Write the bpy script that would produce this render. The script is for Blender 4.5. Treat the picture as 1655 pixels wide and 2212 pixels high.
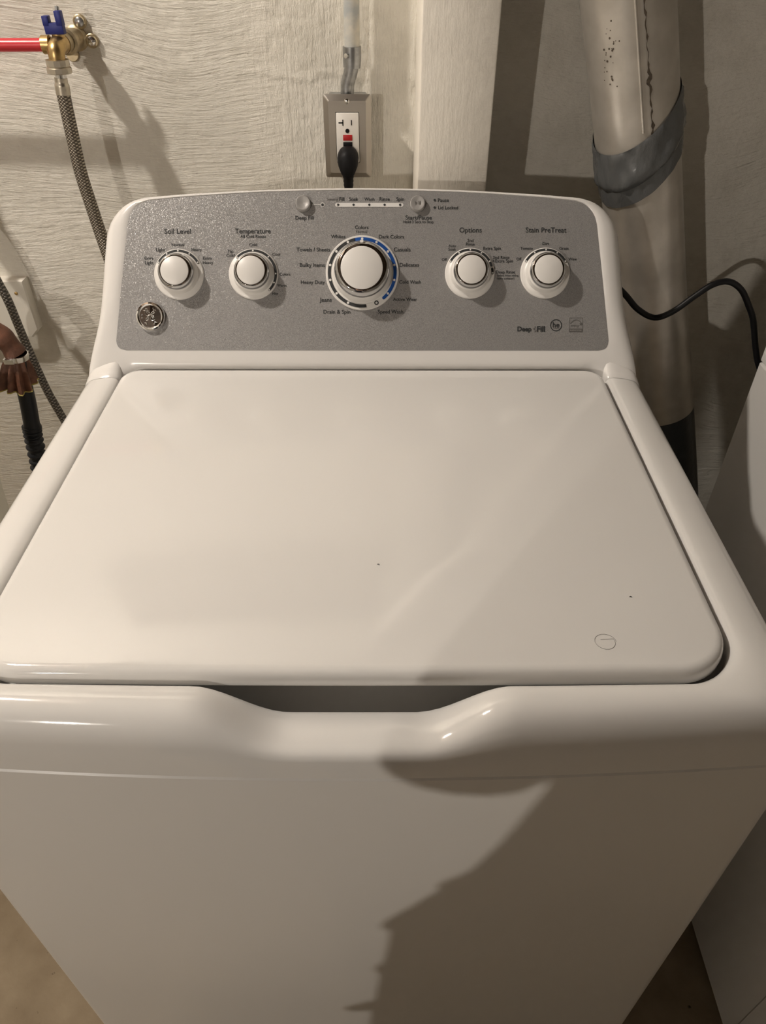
import bpy, bmesh, math, random
from mathutils import Vector, Matrix, Quaternion

# ---------------------------------------------------------------- scene, camera, world, exposure
scene = bpy.context.scene
for o in list(bpy.data.objects):
    bpy.data.objects.remove(o, do_unlink=True)
COL = scene.collection
R = math.radians
random.seed(7)

cam_d = bpy.data.cameras.new('camera')
cam_d.sensor_fit = 'VERTICAL'
cam_d.sensor_height = 36.0
cam_d.sensor_width = 36.0 * 1655 / 2212
cam_d.lens = 1567.4 / 2212 * 36.0
cam_d.clip_start = 0.02
cam = bpy.data.objects.new('camera', cam_d)
COL.objects.link(cam)
_right = Vector((0.999999, -0.0004, 0.0011)).normalized()
_fwd = Vector((0.0010, 0.7684, -0.6400)).normalized()
_up = _right.cross(_fwd).normalized()
_right = _fwd.cross(_up).normalized()
M = Matrix((_right, _up, -_fwd)).transposed().to_4x4()
M.translation = Vector((0.0244, -0.2942, 1.3857))
cam.matrix_world = M
scene.camera = cam

world = bpy.data.worlds.new('world')
scene.world = world
world.use_nodes = True
world.node_tree.nodes['Background'].inputs[0].default_value = (0.02, 0.019, 0.018, 1)
world.node_tree.nodes['Background'].inputs[1].default_value = 1.0

scene.view_settings.view_transform = 'Standard'
scene.view_settings.look = 'None'
scene.view_settings.exposure = 0.0
scene.view_settings.gamma = 1.0
scene.view_settings.use_curve_mapping = False

LAMP_A = dict(loc=(-1.05, 0.38, 2.38), strength=2020.0, r=0.030, color=(1.0, 0.905, 0.80))   # bulb over the left of the washer
LAMP_B = dict(loc=(-1.40, -2.28, 1.72), strength=6500.0, r=0.014, color=(1.0, 0.905, 0.80))   # bulb behind the photographer

# ---------------------------------------------------------------- helpers
MAT = {}

def mat(name, color=(0.8, 0.8, 0.8), rough=0.5, metal=0.0, bump=None, vary=None, spec=None, emit=None, coat=0.0):
    """bump=(scale, strength, distance[, stretch]) ; vary=(scale, amount[, color2])"""
    m = bpy.data.materials.new(name)
    m.use_nodes = True
    nt = m.node_tree
    b = nt.nodes['Principled BSDF']
    b.inputs['Base Color'].default_value = (*color, 1)
    b.inputs['Roughness'].default_value = rough
    b.inputs['Metallic'].default_value = metal
    if spec is not None:
        b.inputs['Specular IOR Level'].default_value = spec
    if coat:
        b.inputs['Coat Weight'].default_value = coat
        b.inputs['Coat Roughness'].default_value = 0.06
    if emit:
        b.inputs['Emission Color'].default_value = (*emit[0], 1)
        b.inputs['Emission Strength'].default_value = emit[1]
    tc = nt.nodes.new('ShaderNodeTexCoord')
    if vary:
        n = nt.nodes.new('ShaderNodeTexNoise')
        n.inputs['Scale'].default_value = vary[0]
        n.inputs['Detail'].default_value = 5
        nt.links.new(tc.outputs['Object'], n.inputs['Vector'])
        rp = nt.nodes.new('ShaderNodeValToRGB')
        rp.color_ramp.elements[0].position = 0.35
        rp.color_ramp.elements[1].position = 0.68
        c2 = vary[2] if len(vary) > 2 else tuple(c * (1 - vary[1]) for c in color)
        rp.color_ramp.elements[0].color = (*c2, 1)
        rp.color_ramp.elements[1].color = (*color, 1)
        nt.links.new(n.outputs['Fac'], rp.inputs['Fac'])
        nt.links.new(rp.outputs['Color'], b.inputs['Base Color'])
    if bump:
        n2 = nt.nodes.new('ShaderNodeTexNoise')
        n2.inputs['Scale'].default_value = bump[0]
        n2.inputs['Detail'].default_value = 4
        src = tc.outputs['Object']
        if len(bump) > 3:
            mp = nt.nodes.new('ShaderNodeMapping')
            mp.inputs['Scale'].default_value = bump[3]
            nt.links.new(src, mp.inputs['Vector'])
            src = mp.outputs['Vector']
        nt.links.new(src, n2.inputs['Vector'])
        bp = nt.nodes.new('ShaderNodeBump')
        bp.inputs['Strength'].default_value = bump[1]
        bp.inputs['Distance'].default_value = bump[2]
        nt.links.new(n2.outputs['Fac'], bp.inputs['Height'])
        nt.links.new(bp.outputs['Normal'], b.inputs['Normal'])
    MAT[name] = m
    return m


def link(name, me, material=None, parent=None, smooth=35):
    o = bpy.data.objects.new(name, me)
    COL.objects.link(o)
    if material is not None:
        for mm in (material if isinstance(material, (list, tuple)) else [material]):
            me.materials.append(MAT[mm])
    if smooth:
        me.polygons.foreach_set('use_smooth', [True] * len(me.polygons))
        me.set_sharp_from_angle(angle=R(smooth))
    if parent is not None:
        o.parent = parent
    return o


def pydata(name, verts, faces, material=None, parent=None, smooth=35, fix=True):
    me = bpy.data.meshes.new(name)
    me.from_pydata([tuple(v) for v in verts], [], faces)
    if fix:
        bm = bmesh.new(); bm.from_mesh(me)
        bmesh.ops.remove_doubles(bm, verts=bm.verts, dist=1e-6)
        bmesh.ops.recalc_face_normals(bm, faces=bm.faces)
        bm.to_mesh(me); bm.free()
    me.update()
    return link(name, me, material, parent, smooth)


def bmobj(name, bm, material=None, parent=None, smooth=35):
    me = bpy.data.meshes.new(name)
    bmesh.ops.recalc_face_normals(bm, faces=bm.faces)
    bm.to_mesh(me); bm.free()
    return link(name, me, material, parent, smooth)


def box(name, lo, hi, material, parent=None, bevel=0.0, seg=2, mtx=None):
    bm = bmesh.new()
    bmesh.ops.create_cube(bm, size=1)
    lo, hi = Vector(lo), Vector(hi)
    for v in bm.verts:
        v.co = Vector(((lo.x + hi.x) / 2 + v.co.x * (hi.x - lo.x), (lo.y + hi.y) / 2 + v.co.y * (hi.y - lo.y), (lo.z + hi.z) / 2 + v.co.z * (hi.z - lo.z)))
    if bevel:
        bmesh.ops.bevel(bm, geom=list(bm.edges), offset=bevel, segments=seg, profile=0.5, affect='EDGES')
    if mtx is not None:
        bmesh.ops.transform(bm, matrix=mtx, verts=bm.verts)
    return bmobj(name, bm, material, parent, 35 if bevel else 0)


def frame(origin, axis, xhint=(1, 0, 0)):
    z = Vector(axis).normalized()
    x = Vector(xhint)
    x = (x - z * x.dot(z))
    if x.length < 1e-4:
        x = Vector((0, 1, 0)) - z * z.y
    x.normalize()
    y = z.cross(x)
    m = Matrix((x, y, z)).transposed().to_4x4()
    m.translation = Vector(origin)
    return m


def lathe(name, prof, mtx, material, parent=None, n=48, smooth=35, a0=0, a1=360):
    """prof = [(r,h)...] turned about the local z of mtx"""
    full = abs(a1 - a0) >= 360
    cnt = n if full else n + 1
    vs, fs = [], []
    for r, h in prof:
        for i in range(cnt):
            a = R(a0 + (a1 - a0) * i / n)
            vs.append(mtx @ Vector((r * math.cos(a), r * math.sin(a), h)))
    for j in range(len(prof) - 1):
        for i in range(n):
            k = (i + 1) % cnt
            fs.append((j * cnt + i, j * cnt + k, (j + 1) * cnt + k, (j + 1) * cnt + i))
    bm = bmesh.new()
    bv = [bm.verts.new(v) for v in vs]
    for f in fs:
        try:
            bm.faces.new([bv[i] for i in f])
        except ValueError:
            pass
    bmesh.ops.remove_doubles(bm, verts=bm.verts, dist=1e-7)
    bmesh.ops.dissolve_degenerate(bm, edges=bm.edges, dist=1e-7)
    return bmobj(name, bm, material, parent, smooth)


def catmull(pts, per=8):
    pts = [Vector(p) for p in pts]
    out = []
    for i in range(len(pts) - 1):
        p0 = pts[max(i - 1, 0)]; p1 = pts[i]; p2 = pts[i + 1]; p3 = pts[min(i + 2, len(pts) - 1)]
        for k in range(per):
            t = k / per
            out.append(0.5 * ((2 * p1) + (p2 - p0) * t + (2 * p0 - 5 * p1 + 4 * p2 - p3) * t * t + (3 * p1 - p0 - 3 * p2 + p3) * t ** 3))
    out.append(pts[-1])
    return out


def tube_mesh(path, rad, n=12, caps=True, flat=1.0):
    """rad: number or function(t 0..1) ; returns verts, faces"""
    path = [Vector(p) for p in path]
    vs, fs = [], []
    up = Vector((0.13, 0.31, 1)).normalized()
    d0 = (path[1] - path[0]).normalized()
    x = up.cross(d0)
    if x.length < 0.05:
        x = Vector((1, 0, 0)).cross(d0)
    x.normalize()
    m = len(path)
    for i, p in enumerate(path):
        d = (path[min(i + 1, m - 1)] - path[max(i - 1, 0)]).normalized()
        x = (x - d * x.dot(d)).normalized()
        y = d.cross(x)
        r = rad(i / (m - 1)) if callable(rad) else rad
        for k in range(n):
            a = 2 * math.pi * k / n
            vs.append(p + x * (r * math.cos(a)) + y * (r * flat * math.sin(a)))
    for i in range(m - 1):
        for k in range(n):
            fs.append((i * n + k, i * n + (k + 1) % n, (i + 1) * n + (k + 1) % n, (i + 1) * n + k))
    if caps:
        fs.append(tuple(range(n - 1, -1, -1)))
        fs.append(tuple((m - 1) * n + k for k in range(n)))
    return vs, fs


def tube(name, path, rad, material, parent=None, n=12, per=0, flat=1.0, smooth=40, caps=True):
    if per:
        path = catmull(path, per)
    v, f = tube_mesh(path, rad, n, caps, flat)
    return pydata(name, v, f, material, parent, smooth)


def empty(name, loc=(0, 0, 0)):
    o = bpy.data.objects.new(name, None)
    o.empty_display_size = 0.05
    COL.objects.link(o)
    o.location = loc
    return o


def tag(o, label=None, cat=None, group=None, kind=None):
    if label: o['label'] = label
    if cat: o['category'] = cat
    if group: o['group'] = group
    if kind: o['kind'] = kind
    return o


def adopt(root):
    """children were built in world coordinates: keep them there under a moved Empty"""
    bpy.context.view_layer.update()
    inv = Matrix.Translation(root.location).inverted()
    for c in root.children:
        c.matrix_parent_inverse = inv
    return root

# ---------------------------------------------------------------- materials
mat('enamel', (0.80, 0.79, 0.77), 0.09, bump=(420, 0.05, 0.0004), spec=0.5)
mat('enamel_side', (0.80, 0.79, 0.77), 0.28, bump=(300, 0.04, 0.0004))
mat('plastic_white', (0.80, 0.785, 0.765), 0.22)
mat('knob_white', (0.78, 0.765, 0.74), 0.35)
mat('chrome', (0.88, 0.88, 0.88), 0.06, 1.0)
mat('chrome_dark_reflect', (0.50, 0.50, 0.50), 0.05, 1.0)  # chrome with the dark room's reflection put into its base colour
mat('chrome_worn', (0.78, 0.77, 0.74), 0.16, 1.0, bump=(900, 0.1, 0.0004))
mat('ink', (0.035, 0.038, 0.040), 0.45)
mat('ink_soft', (0.13, 0.125, 0.12), 0.45)
mat('ink_blue', (0.012, 0.085, 0.36), 0.4)
mat('ink_white', (0.78, 0.77, 0.75), 0.4)
mat('rim_grey', (0.82, 0.82, 0.80), 0.40)
mat('button_grey', (0.46, 0.45, 0.44), 0.35, 0.35)
mat('gap_dark', (0.03, 0.03, 0.03), 0.8)
mat('stainless', (0.46, 0.43, 0.39), 0.34, 1.0, bump=(300, 0.12, 0.0004, (20, 1, 1)))
mat('outlet_white', (0.80, 0.775, 0.73), 0.35)
mat('red_plastic', (0.45, 0.012, 0.015), 0.4)
mat('black_plastic', (0.006, 0.006, 0.007), 0.5, spec=0.2)
mat('rubber_black', (0.006, 0.006, 0.007), 0.42, spec=0.25)
mat('zinc', (0.50, 0.51, 0.52), 0.32, 1.0, vary=(90, 0.35))
mat('conduit_paint', (0.66, 0.62, 0.53), 0.5, vary=(45, 0.35, (0.40, 0.42, 0.42)), bump=(60, 0.4, 0.002))
mat('brass', (0.62, 0.44, 0.20), 0.34, 1.0, vary=(70, 0.3))
mat('brass_pale', (0.60, 0.50, 0.33), 0.42, 0.9, vary=(80, 0.3))
mat('nickel', (0.58, 0.53, 0.44), 0.36, 1.0)
mat('pex_red', (0.62, 0.035, 0.05), 0.32)
mat('handle_blue', (0.010, 0.018, 0.17), 0.45)
mat('galvanized', (0.62, 0.585, 0.53), 0.36, 0.6, vary=(26, 0.28, (0.50, 0.47, 0.42)), bump=(35, 0.08, 0.002))
mat('duct_tape', (0.125, 0.13, 0.132), 0.26, 0.25, bump=(75, 0.6, 0.003, (1, 1, 0.5)))
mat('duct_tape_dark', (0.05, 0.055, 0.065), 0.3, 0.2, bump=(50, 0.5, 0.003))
mat('scorch', (0.11, 0.085, 0.06), 0.8, vary=(300, 0.5))
mat('nylon_brown', (0.20, 0.085, 0.05), 0.6, vary=(60, 0.5), bump=(120, 0.5, 0.003))
mat('hem_yellow', (0.48, 0.40, 0.12), 0.7)
mat('hose_black', (0.012, 0.014, 0.018), 0.36, spec=0.3)
mat('tub_plastic', (0.62, 0.60, 0.52), 0.4)
mat('box_white', (0.76, 0.73, 0.66), 0.45)
mat('wood_dark', (0.10, 0.065, 0.04), 0.75, vary=(14, 0.5), bump=(30, 0.4, 0.003, (1, 1, 8)))
mat('bulb', (1, 1, 1), 0.3, emit=(LAMP_A['color'], LAMP_A['strength']))
mat('bulb_far', (1, 1, 1), 0.3, emit=(LAMP_B['color'], LAMP_B['strength']))
mat('porcelain', (0.75, 0.74, 0.70), 0.3)
mat('skin', (0.58, 0.36, 0.26), 0.5)
mat('knit', (0.10, 0.10, 0.12), 0.9, bump=(200, 0.5, 0.003))
mat('denim', (0.05, 0.07, 0.13), 0.85)
mat('shoe', (0.05, 0.045, 0.04), 0.6)
mat('hair', (0.05, 0.03, 0.02), 0.6, bump=(200, 0.6, 0.004, (1, 1, 0.1)))
mat('phone_black', (0.02, 0.02, 0.022), 0.15)


def panel_material():
    m = mat('metallic_panel', (0.40, 0.395, 0.39), 0.40, 0.35)
    nt = m.node_tree
    b = nt.nodes['Principled BSDF']
    tc = nt.nodes.new('ShaderNodeTexCoord')
    vo = nt.nodes.new('ShaderNodeTexVoronoi')
    vo.inputs['Scale'].default_value = 1700
    nt.links.new(tc.outputs['Object'], vo.inputs['Vector'])
    # each flake leans its own way, so a few catch the lamp
    geo = nt.nodes.new('ShaderNodeNewGeometry')
    sub = nt.nodes.new('ShaderNodeVectorMath'); sub.operation = 'SUBTRACT'
    sub.inputs[1].default_value = (0.5, 0.5, 0.5)
    nt.links.new(vo.outputs['Color'], sub.inputs[0])
    sc = nt.nodes.new('ShaderNodeVectorMath'); sc.operation = 'SCALE'
    sc.inputs['Scale'].default_value = 0.30
    nt.links.new(sub.outputs[0], sc.inputs[0])
    ad = nt.nodes.new('ShaderNodeVectorMath'); ad.operation = 'ADD'
    nt.links.new(geo.outputs['Normal'], ad.inputs[0]); nt.links.new(sc.outputs[0], ad.inputs[1])
    no = nt.nodes.new('ShaderNodeVectorMath'); no.operation = 'NORMALIZE'
    nt.links.new(ad.outputs[0], no.inputs[0])
    nt.links.new(no.outputs[0], b.inputs['Normal'])
    n = nt.nodes.new('ShaderNodeTexNoise'); n.inputs['Scale'].default_value = 1500; n.inputs['Detail'].default_value = 2
    nt.links.new(tc.outputs['Object'], n.inputs['Vector'])
    rp = nt.nodes.new('ShaderNodeValToRGB')
    rp.color_ramp.elements[0].position = 0.3; rp.color_ramp.elements[0].color = (0.28, 0.277, 0.275, 1)
    rp.color_ramp.elements[1].position = 0.75; rp.color_ramp.elements[1].color = (0.45, 0.442, 0.436, 1)
    nt.links.new(n.outputs['Fac'], rp.inputs['Fac']); nt.links.new(rp.outputs['Color'], b.inputs['Base Color'])

panel_material()


def braid_material(name, c1, c2, scale):
    m = mat(name, c1, 0.34, 0.85)
    nt = m.node_tree
    b = nt.nodes['Principled BSDF']
    tc = nt.nodes.new('ShaderNodeTexCoord')
    outs = []
    for rot in (R(38), R(-38)):
        mp = nt.nodes.new('ShaderNodeMapping'); mp.inputs['Rotation'].default_value = (0, rot, 0)
        nt.links.new(tc.outputs['Object'], mp.inputs['Vector'])
        w = nt.nodes.new('ShaderNodeTexWave'); w.inputs['Scale'].default_value = scale
        w.bands_direction = 'Z'
        nt.links.new(mp.outputs['Vector'], w.inputs['Vector'])
        outs.append(w.outputs['Fac'])
    mx = nt.nodes.new('ShaderNodeMath'); mx.operation = 'MULTIPLY'
    nt.links.new(outs[0], mx.inputs[0]); nt.links.new(outs[1], mx.inputs[1])
    rp = nt.nodes.new('ShaderNodeValToRGB')
    rp.color_ramp.elements[0].color = (*c2, 1); rp.color_ramp.elements[1].color = (*c1, 1)
    rp.color_ramp.elements[1].position = 0.6
    nt.links.new(mx.outputs[0], rp.inputs['Fac']); nt.links.new(rp.outputs['Color'], b.inputs['Base Color'])
    bp = nt.nodes.new('ShaderNodeBump'); bp.inputs['Strength'].default_value = 0.7; bp.inputs['Distance'].default_value = 0.001
    nt.links.new(mx.outputs[0], bp.inputs['Height']); nt.links.new(bp.outputs['Normal'], b.inputs['Normal'])

braid_material('braid', (0.55, 0.50, 0.42), (0.10, 0.085, 0.07), 95)
braid_material('braid_grey', (0.34, 0.32, 0.29), (0.09, 0.085, 0.08), 70)


def wall_material(name, base, dirty, smoother=1.0, pil=False):
    """hand-trowelled paint over block: arcs of strokes, lumps, a few drips"""
    m = bpy.data.materials.new(name); m.use_nodes = True
    nt = m.node_tree; b = nt.nodes['Principled BSDF']
    b.inputs['Roughness'].default_value = 0.55
    tc = nt.nodes.new('ShaderNodeTexCoord')
    L = nt.links.new
    # warp so that the strokes run in shallow arcs
    wn = nt.nodes.new('ShaderNodeTexNoise'); wn.inputs['Scale'].default_value = 2.6; wn.inputs['Detail'].default_value = 1.5
    L(tc.outputs['Object'], wn.inputs['Vector'])
    ws = nt.nodes.new('ShaderNodeVectorMath'); ws.operation = 'SCALE'; ws.inputs['Scale'].default_value = 0.16
    L(wn.outputs['Color'], ws.inputs[0])
    wa = nt.nodes.new('ShaderNodeVectorMath'); wa.operation = 'ADD'
    L(tc.outputs['Object'], wa.inputs[0]); L(ws.outputs[0], wa.inputs[1])

    def strokes(scale, vec, detail=3.0):
        mp = nt.nodes.new('ShaderNodeMapping'); mp.inputs['Scale'].default_value = scale
        L(vec, mp.inputs['Vector'])
        n = nt.nodes.new('ShaderNodeTexNoise'); n.inputs['Scale'].default_value = 1.0; n.inputs['Detail'].default_value = detail
        n.inputs['Roughness'].default_value = 0.68
        L(mp.outputs['Vector'], n.inputs['Vector'])
        return n.outputs['Fac']
    hor = strokes((17, 17, 210), wa.outputs[0], 6.0)
    ver = strokes((150, 30, 26), tc.outputs['Object'], 6.0)
    sep = nt.nodes.new('ShaderNodeSeparateXYZ'); L(tc.outputs['Object'], sep.inputs[0])
    # the strip by the conduit is brushed up and down
    mr = nt.nodes.new('ShaderNodeMapRange'); mr.interpolation_type = 'SMOOTHSTEP'
    mr.inputs['From Min'].default_value = -0.22; mr.inputs['From Max'].default_value = -0.08
    L(sep.outputs['X'], mr.inputs['Value'])
    mr2 = nt.nodes.new('ShaderNodeMapRange'); mr2.interpolation_type = 'SMOOTHSTEP'
    mr2.inputs['From Min'].default_value = 0.09; mr2.inputs['From Max'].default_value = 0.20
    mr2.inputs['To Min'].default_value = 1.0; mr2.inputs['To Max'].default_value = 0.0
    L(sep.outputs['X'], mr2.inputs['Value'])
    mk = nt.nodes.new('ShaderNodeMath'); mk.operation = 'MULTIPLY'
    L(mr.outputs['Result'], mk.inputs[0]); L(mr2.outputs['Result'], mk.inputs[1])
    mx0 = nt.nodes.new('ShaderNodeMix')
    L(mk.outputs[0], mx0.inputs[0]); L(hor, mx0.inputs[2]); L(ver, mx0.inputs[3])
    # block courses show through the paint as ragged horizontal ridges
    rag = nt.nodes.new('ShaderNodeTexNoise'); rag.inputs['Scale'].default_value = 22; rag.inputs['Detail'].default_value = 4
    L(tc.outputs['Object'], rag.inputs['Vector'])
    rz = nt.nodes.new('ShaderNodeMath'); rz.operation = 'MULTIPLY_ADD'; rz.inputs[1].default_value = 0.05
    L(rag.outputs['Fac'], rz.inputs[0]); L(sep.outputs['Z'], rz.inputs[2])
    cm = nt.nodes.new('ShaderNodeMath'); cm.operation = 'PINGPONG'; cm.inputs[1].default_value = 0.105
    sh = nt.nodes.new('ShaderNodeMath'); sh.operation = 'ADD'; sh.inputs[1].default_value = 0.032
    L(rz.outputs[0], sh.inputs[0]); L(sh.outputs[0], cm.inputs[0])
    cr = nt.nodes.new('ShaderNodeMapRange'); cr.interpolation_type = 'SMOOTHSTEP'
    cr.inputs['From Min'].default_value = 0.0; cr.inputs['From Max'].default_value = 0.012
    cr.inputs['To Min'].default_value = 0.20; cr.inputs['To Max'].default_value = 0.0
    L(cm.outputs[0], cr.inputs['Value'])
    mx = nt.nodes.new('ShaderNodeMath'); mx.operation = 'ADD'
    L(mx0.outputs[0], mx.inputs[0]); L(cr.outputs['Result'], mx.inputs[1])
    lump = nt.nodes.new('ShaderNodeTexNoise'); lump.inputs['Scale'].default_value = 55; lump.inputs['Detail'].default_value = 6
    L(tc.outputs['Object'], lump.inputs['Vector'])
    fine = nt.nodes.new('ShaderNodeTexNoise'); fine.inputs['Scale'].default_value = 260; fine.inputs['Detail'].default_value = 2
    L(tc.outputs['Object'], fine.inputs['Vector'])
    b1 = nt.nodes.new('ShaderNodeBump'); b1.inputs['Strength'].default_value = 0.85 * smoother; b1.inputs['Distance'].default_value = 0.0058
    L(mx.outputs[0], b1.inputs['Height'])
    b2 = nt.nodes.new('ShaderNodeBump'); b2.inputs['Strength'].default_value = 0.55 * smoother; b2.inputs['Distance'].default_value = 0.006
    L(lump.outputs['Fac'], b2.inputs['Height']); L(b1.outputs['Normal'], b2.inputs['Normal'])
    b3 = nt.nodes.new('ShaderNodeBump'); b3.inputs['Strength'].default_value = 0.25 * smoother; b3.inputs['Distance'].default_value = 0.001
    L(fine.outputs['Fac'], b3.inputs['Height']); L(b2.outputs['Normal'], b3.inputs['Normal'])
    L(b3.outputs['Normal'], b.inputs['Normal'])
    # stains
    st = nt.nodes.new('ShaderNodeTexNoise'); st.inputs['Scale'].default_value = 9; st.inputs['Detail'].default_value = 8; st.inputs['Roughness'].default_value = 0.7
    L(tc.outputs['Object'], st.inputs['Vector'])
    rp = nt.nodes.new('ShaderNodeValToRGB')
    rp.color_ramp.elements[0].position = 0.33; rp.color_ramp.elements[0].color = (*dirty, 1)
    rp.color_ramp.elements[1].position = 0.52; rp.color_ramp.elements[1].color = (*base, 1)
    L(st.outputs['Fac'], rp.inputs['Fac']); L(rp.outputs['Color'], b.inputs['Base Color'])
    MAT[name] = m

wall_material('wall_paint', (0.90, 0.865, 0.78), (0.78, 0.745, 0.66))
wall_material('block_dark', (0.62, 0.60, 0.55), (0.52, 0.49, 0.44))
wall_material('column_paint', (0.86, 0.82, 0.74), (0.76, 0.72, 0.65), 0.25)


def floor_material():
    m = mat('concrete', (0.34, 0.27, 0.18), 0.75, vary=(14, 0.35, (0.25, 0.19, 0.12)), bump=(90, 0.4, 0.003))
    nt = m.node_tree; b = nt.nodes['Principled BSDF']
    src = b.inputs['Base Color'].links[0].from_socket
    tc = nt.nodes.new('ShaderNodeTexCoord')
    n = nt.nodes.new('ShaderNodeTexNoise'); n.inputs['Scale'].default_value = 48; n.inputs['Detail'].default_value = 3
    nt.links.new(tc.outputs['Object'], n.inputs['Vector'])
    rp = nt.nodes.new('ShaderNodeValToRGB'); rp.color_ramp.elements[0].position = 0.685; rp.color_ramp.elements[1].position = 0.72
    nt.links.new(n.outputs['Fac'], rp.inputs['Fac'])
    mx = nt.nodes.new('ShaderNodeMix'); mx.data_type = 'RGBA'
    nt.links.new(rp.outputs['Color'], mx.inputs[0]); nt.links.new(src, mx.inputs[6]); mx.inputs[7].default_value = (0.06, 0.035, 0.015, 1)
    nt.links.new(mx.outputs[2], b.inputs['Base Color'])
floor_material()

# ---------------------------------------------------------------- the room
WALL_Y = 0.92
XL, XR, YF, ZC = -2.6, 3.2, -4.2, 2.60

def struct(o):
    o['kind'] = 'structure'
    return o

struct(box('floor', (XL - .1, YF - .1, -0.1), (XR + .1, WALL_Y + .1, 0), 'concrete'))
struct(box('ceiling', (XL - .1, YF - .1, ZC), (XR + .1, WALL_Y + .1, ZC + .1), 'wood_dark'))
struct(box('wall_back', (XL - .1, WALL_Y, 0), (XR + .1, WALL_Y + .1, ZC), 'wall_paint'))
struct(box('wall_left', (XL - .1, YF, 0), (XL, WALL_Y, ZC), 'block_dark'))
struct(box('wall_right', (XR, YF, 0), (XR + .1, WALL_Y, ZC), 'block_dark'))
struct(box('wall_front', (XL - .1, YF - .1, 0), (XR + .1, YF, ZC), 'block_dark'))
col_o = struct(box('wall_column', (0.0722, 0.762, 0), (0.1675, WALL_Y, ZC), 'column_paint', bevel=0.003))
col_o.name = 'wall_column'
struct(box('added_board', (-0.70, WALL_Y - 0.03, 1.64), (0.072, WALL_Y, 2.12), 'wood_dark', bevel=0.003))  # unseen dark board, added to darken the reflection in the lid
for i in range(8):      # joists under the ceiling boards
    x = XL + 0.3 + i * 0.72
    struct(box('trim_2' if i == 0 else 'trim_2.%03d' % i, (x, YF, ZC - 0.12), (x + 0.04, WALL_Y, ZC), 'wood_dark'))

# ---------------------------------------------------------------- the two bulbs
def bulb_lamp(spec, mname, label):
    x, y, z = spec['loc']
    root = empty('ceiling_bulb', (x, y, ZC))
    r = spec['r']
    m = Matrix.Translation((x, y, z))
    prof = [(0.0001, -r)] + [(r * math.cos(R(a)), r * math.sin(R(a))) for a in range(-75, 50, 15)] + [(0.016, r * 1.1), (0.013, r * 1.45)]
    lathe('bulb_glass', prof, m, mname, root, n=32)
    lathe('screw_base', [(0.0128, r * 1.45), (0.0128, r * 1.45 + 0.02), (0.001, r * 1.45 + 0.021)], m, 'zinc', root, n=24)
    lathe('lamp_holder', [(0.018, r * 1.45 + 0.006), (0.024, r * 1.45 + 0.012), (0.026, r * 1.45 + 0.04), (0.012, r * 1.45 + 0.048), (0.001, r * 1.45 + 0.049)], m, 'porcelain', root, n=32)
    tube('flex', [(x, y, z + r * 1.45 + 0.045), (x, y, ZC - 0.02)], 0.0035, 'rubber_black', root, n=10)
    lathe('ceiling_rose', [(0.0001, ZC - z - 0.025), (0.03, ZC - z - 0.022), (0.045, ZC - z - 0.001), (0.001, ZC - z - 0.001)], m, 'porcelain', root, n=32)
    tag(root, label, 'lamp', 'bare ceiling bulbs')
    adopt(root)

bulb_lamp(LAMP_A, 'bulb', 'bare bulb hanging from the ceiling above the left side of the washer')
bulb_lamp(LAMP_B, 'bulb_far', 'bare bulb hanging low behind the person taking the photo')

# ---------------------------------------------------------------- washing machine
W = empty('washing_machine', (0, 0.33, 0))
BOW = 0.115
HALF = 0.343
YB = 0.665           # back of the cabinet


def rrect(hx, yf, yb, rf, rb, bow=0.0, nc=10, nf=24, ns=10):
    """closed outline, counter-clockwise from the back left: rounded rectangle with a bowed front edge"""
    pts = []
    def yfront(x):
        return yf + bow * x * x
    # left side, back to front
    for i in range(ns):
        t = i / ns
        pts.append((-hx, (yb - rb) + ((yf + bow * hx * hx + rf) - (yb - rb)) * t))
    for i in range(nc):
        a = R(180 + 90 * i / nc)
        cx, cy = -hx + rf, yf + rf
        x = cx + rf * math.cos(a)
        pts.append((x, cy + rf * math.sin(a) + bow * x * x))
    for i in range(nf):
        x = (-hx + rf) + (2 * hx - 2 * rf) * i / nf
        pts.append((x, yfront(x)))
    for i in range(nc):
        a = R(270 + 90 * i / nc)
        cx, cy = hx - rf, yf + rf
        x = cx + rf * math.cos(a)
        pts.append((x, cy + rf * math.sin(a) + bow * x * x))
    for i in range(ns):
        t = i / ns
        pts.append((hx, (yf + bow * hx * hx + rf) + ((yb - rb) - (yf + bow * hx * hx + rf)) * t))
    for i in range(nc):
        a = R(90 * i / nc)
        pts.append((hx - rb + rb * math.cos(a), yb - rb + rb * math.sin(a)))
    for i in range(6):
        pts.append(((hx - rb) - (2 * hx - 2 * rb) * i / 6, yb))
    for i in range(nc):
        a = R(90 + 90 * i / nc)
        pts.append((-hx + rb + rb * math.cos(a), yb - rb + rb * math.sin(a)))
    return pts


def loft(name, loops, material, parent, cap0=True, cap1=True, closed=True, smooth=35):
    n = len(loops[0])
    vs = [v for l in loops for v in l]
    fs = []
    for j in range(len(loops) - 1):
        for i in range(n if closed else n - 1):
            k = (i + 1) % n
            fs.append((j * n + i, j * n + k, (j + 1) * n + k, (j + 1) * n + i))
    if cap0: fs.append(tuple(range(n)))
    if cap1: fs.append(tuple((len(loops) - 1) * n + i for i in range(n)))
    return pydata(name, vs, fs, material, parent, smooth)

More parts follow.
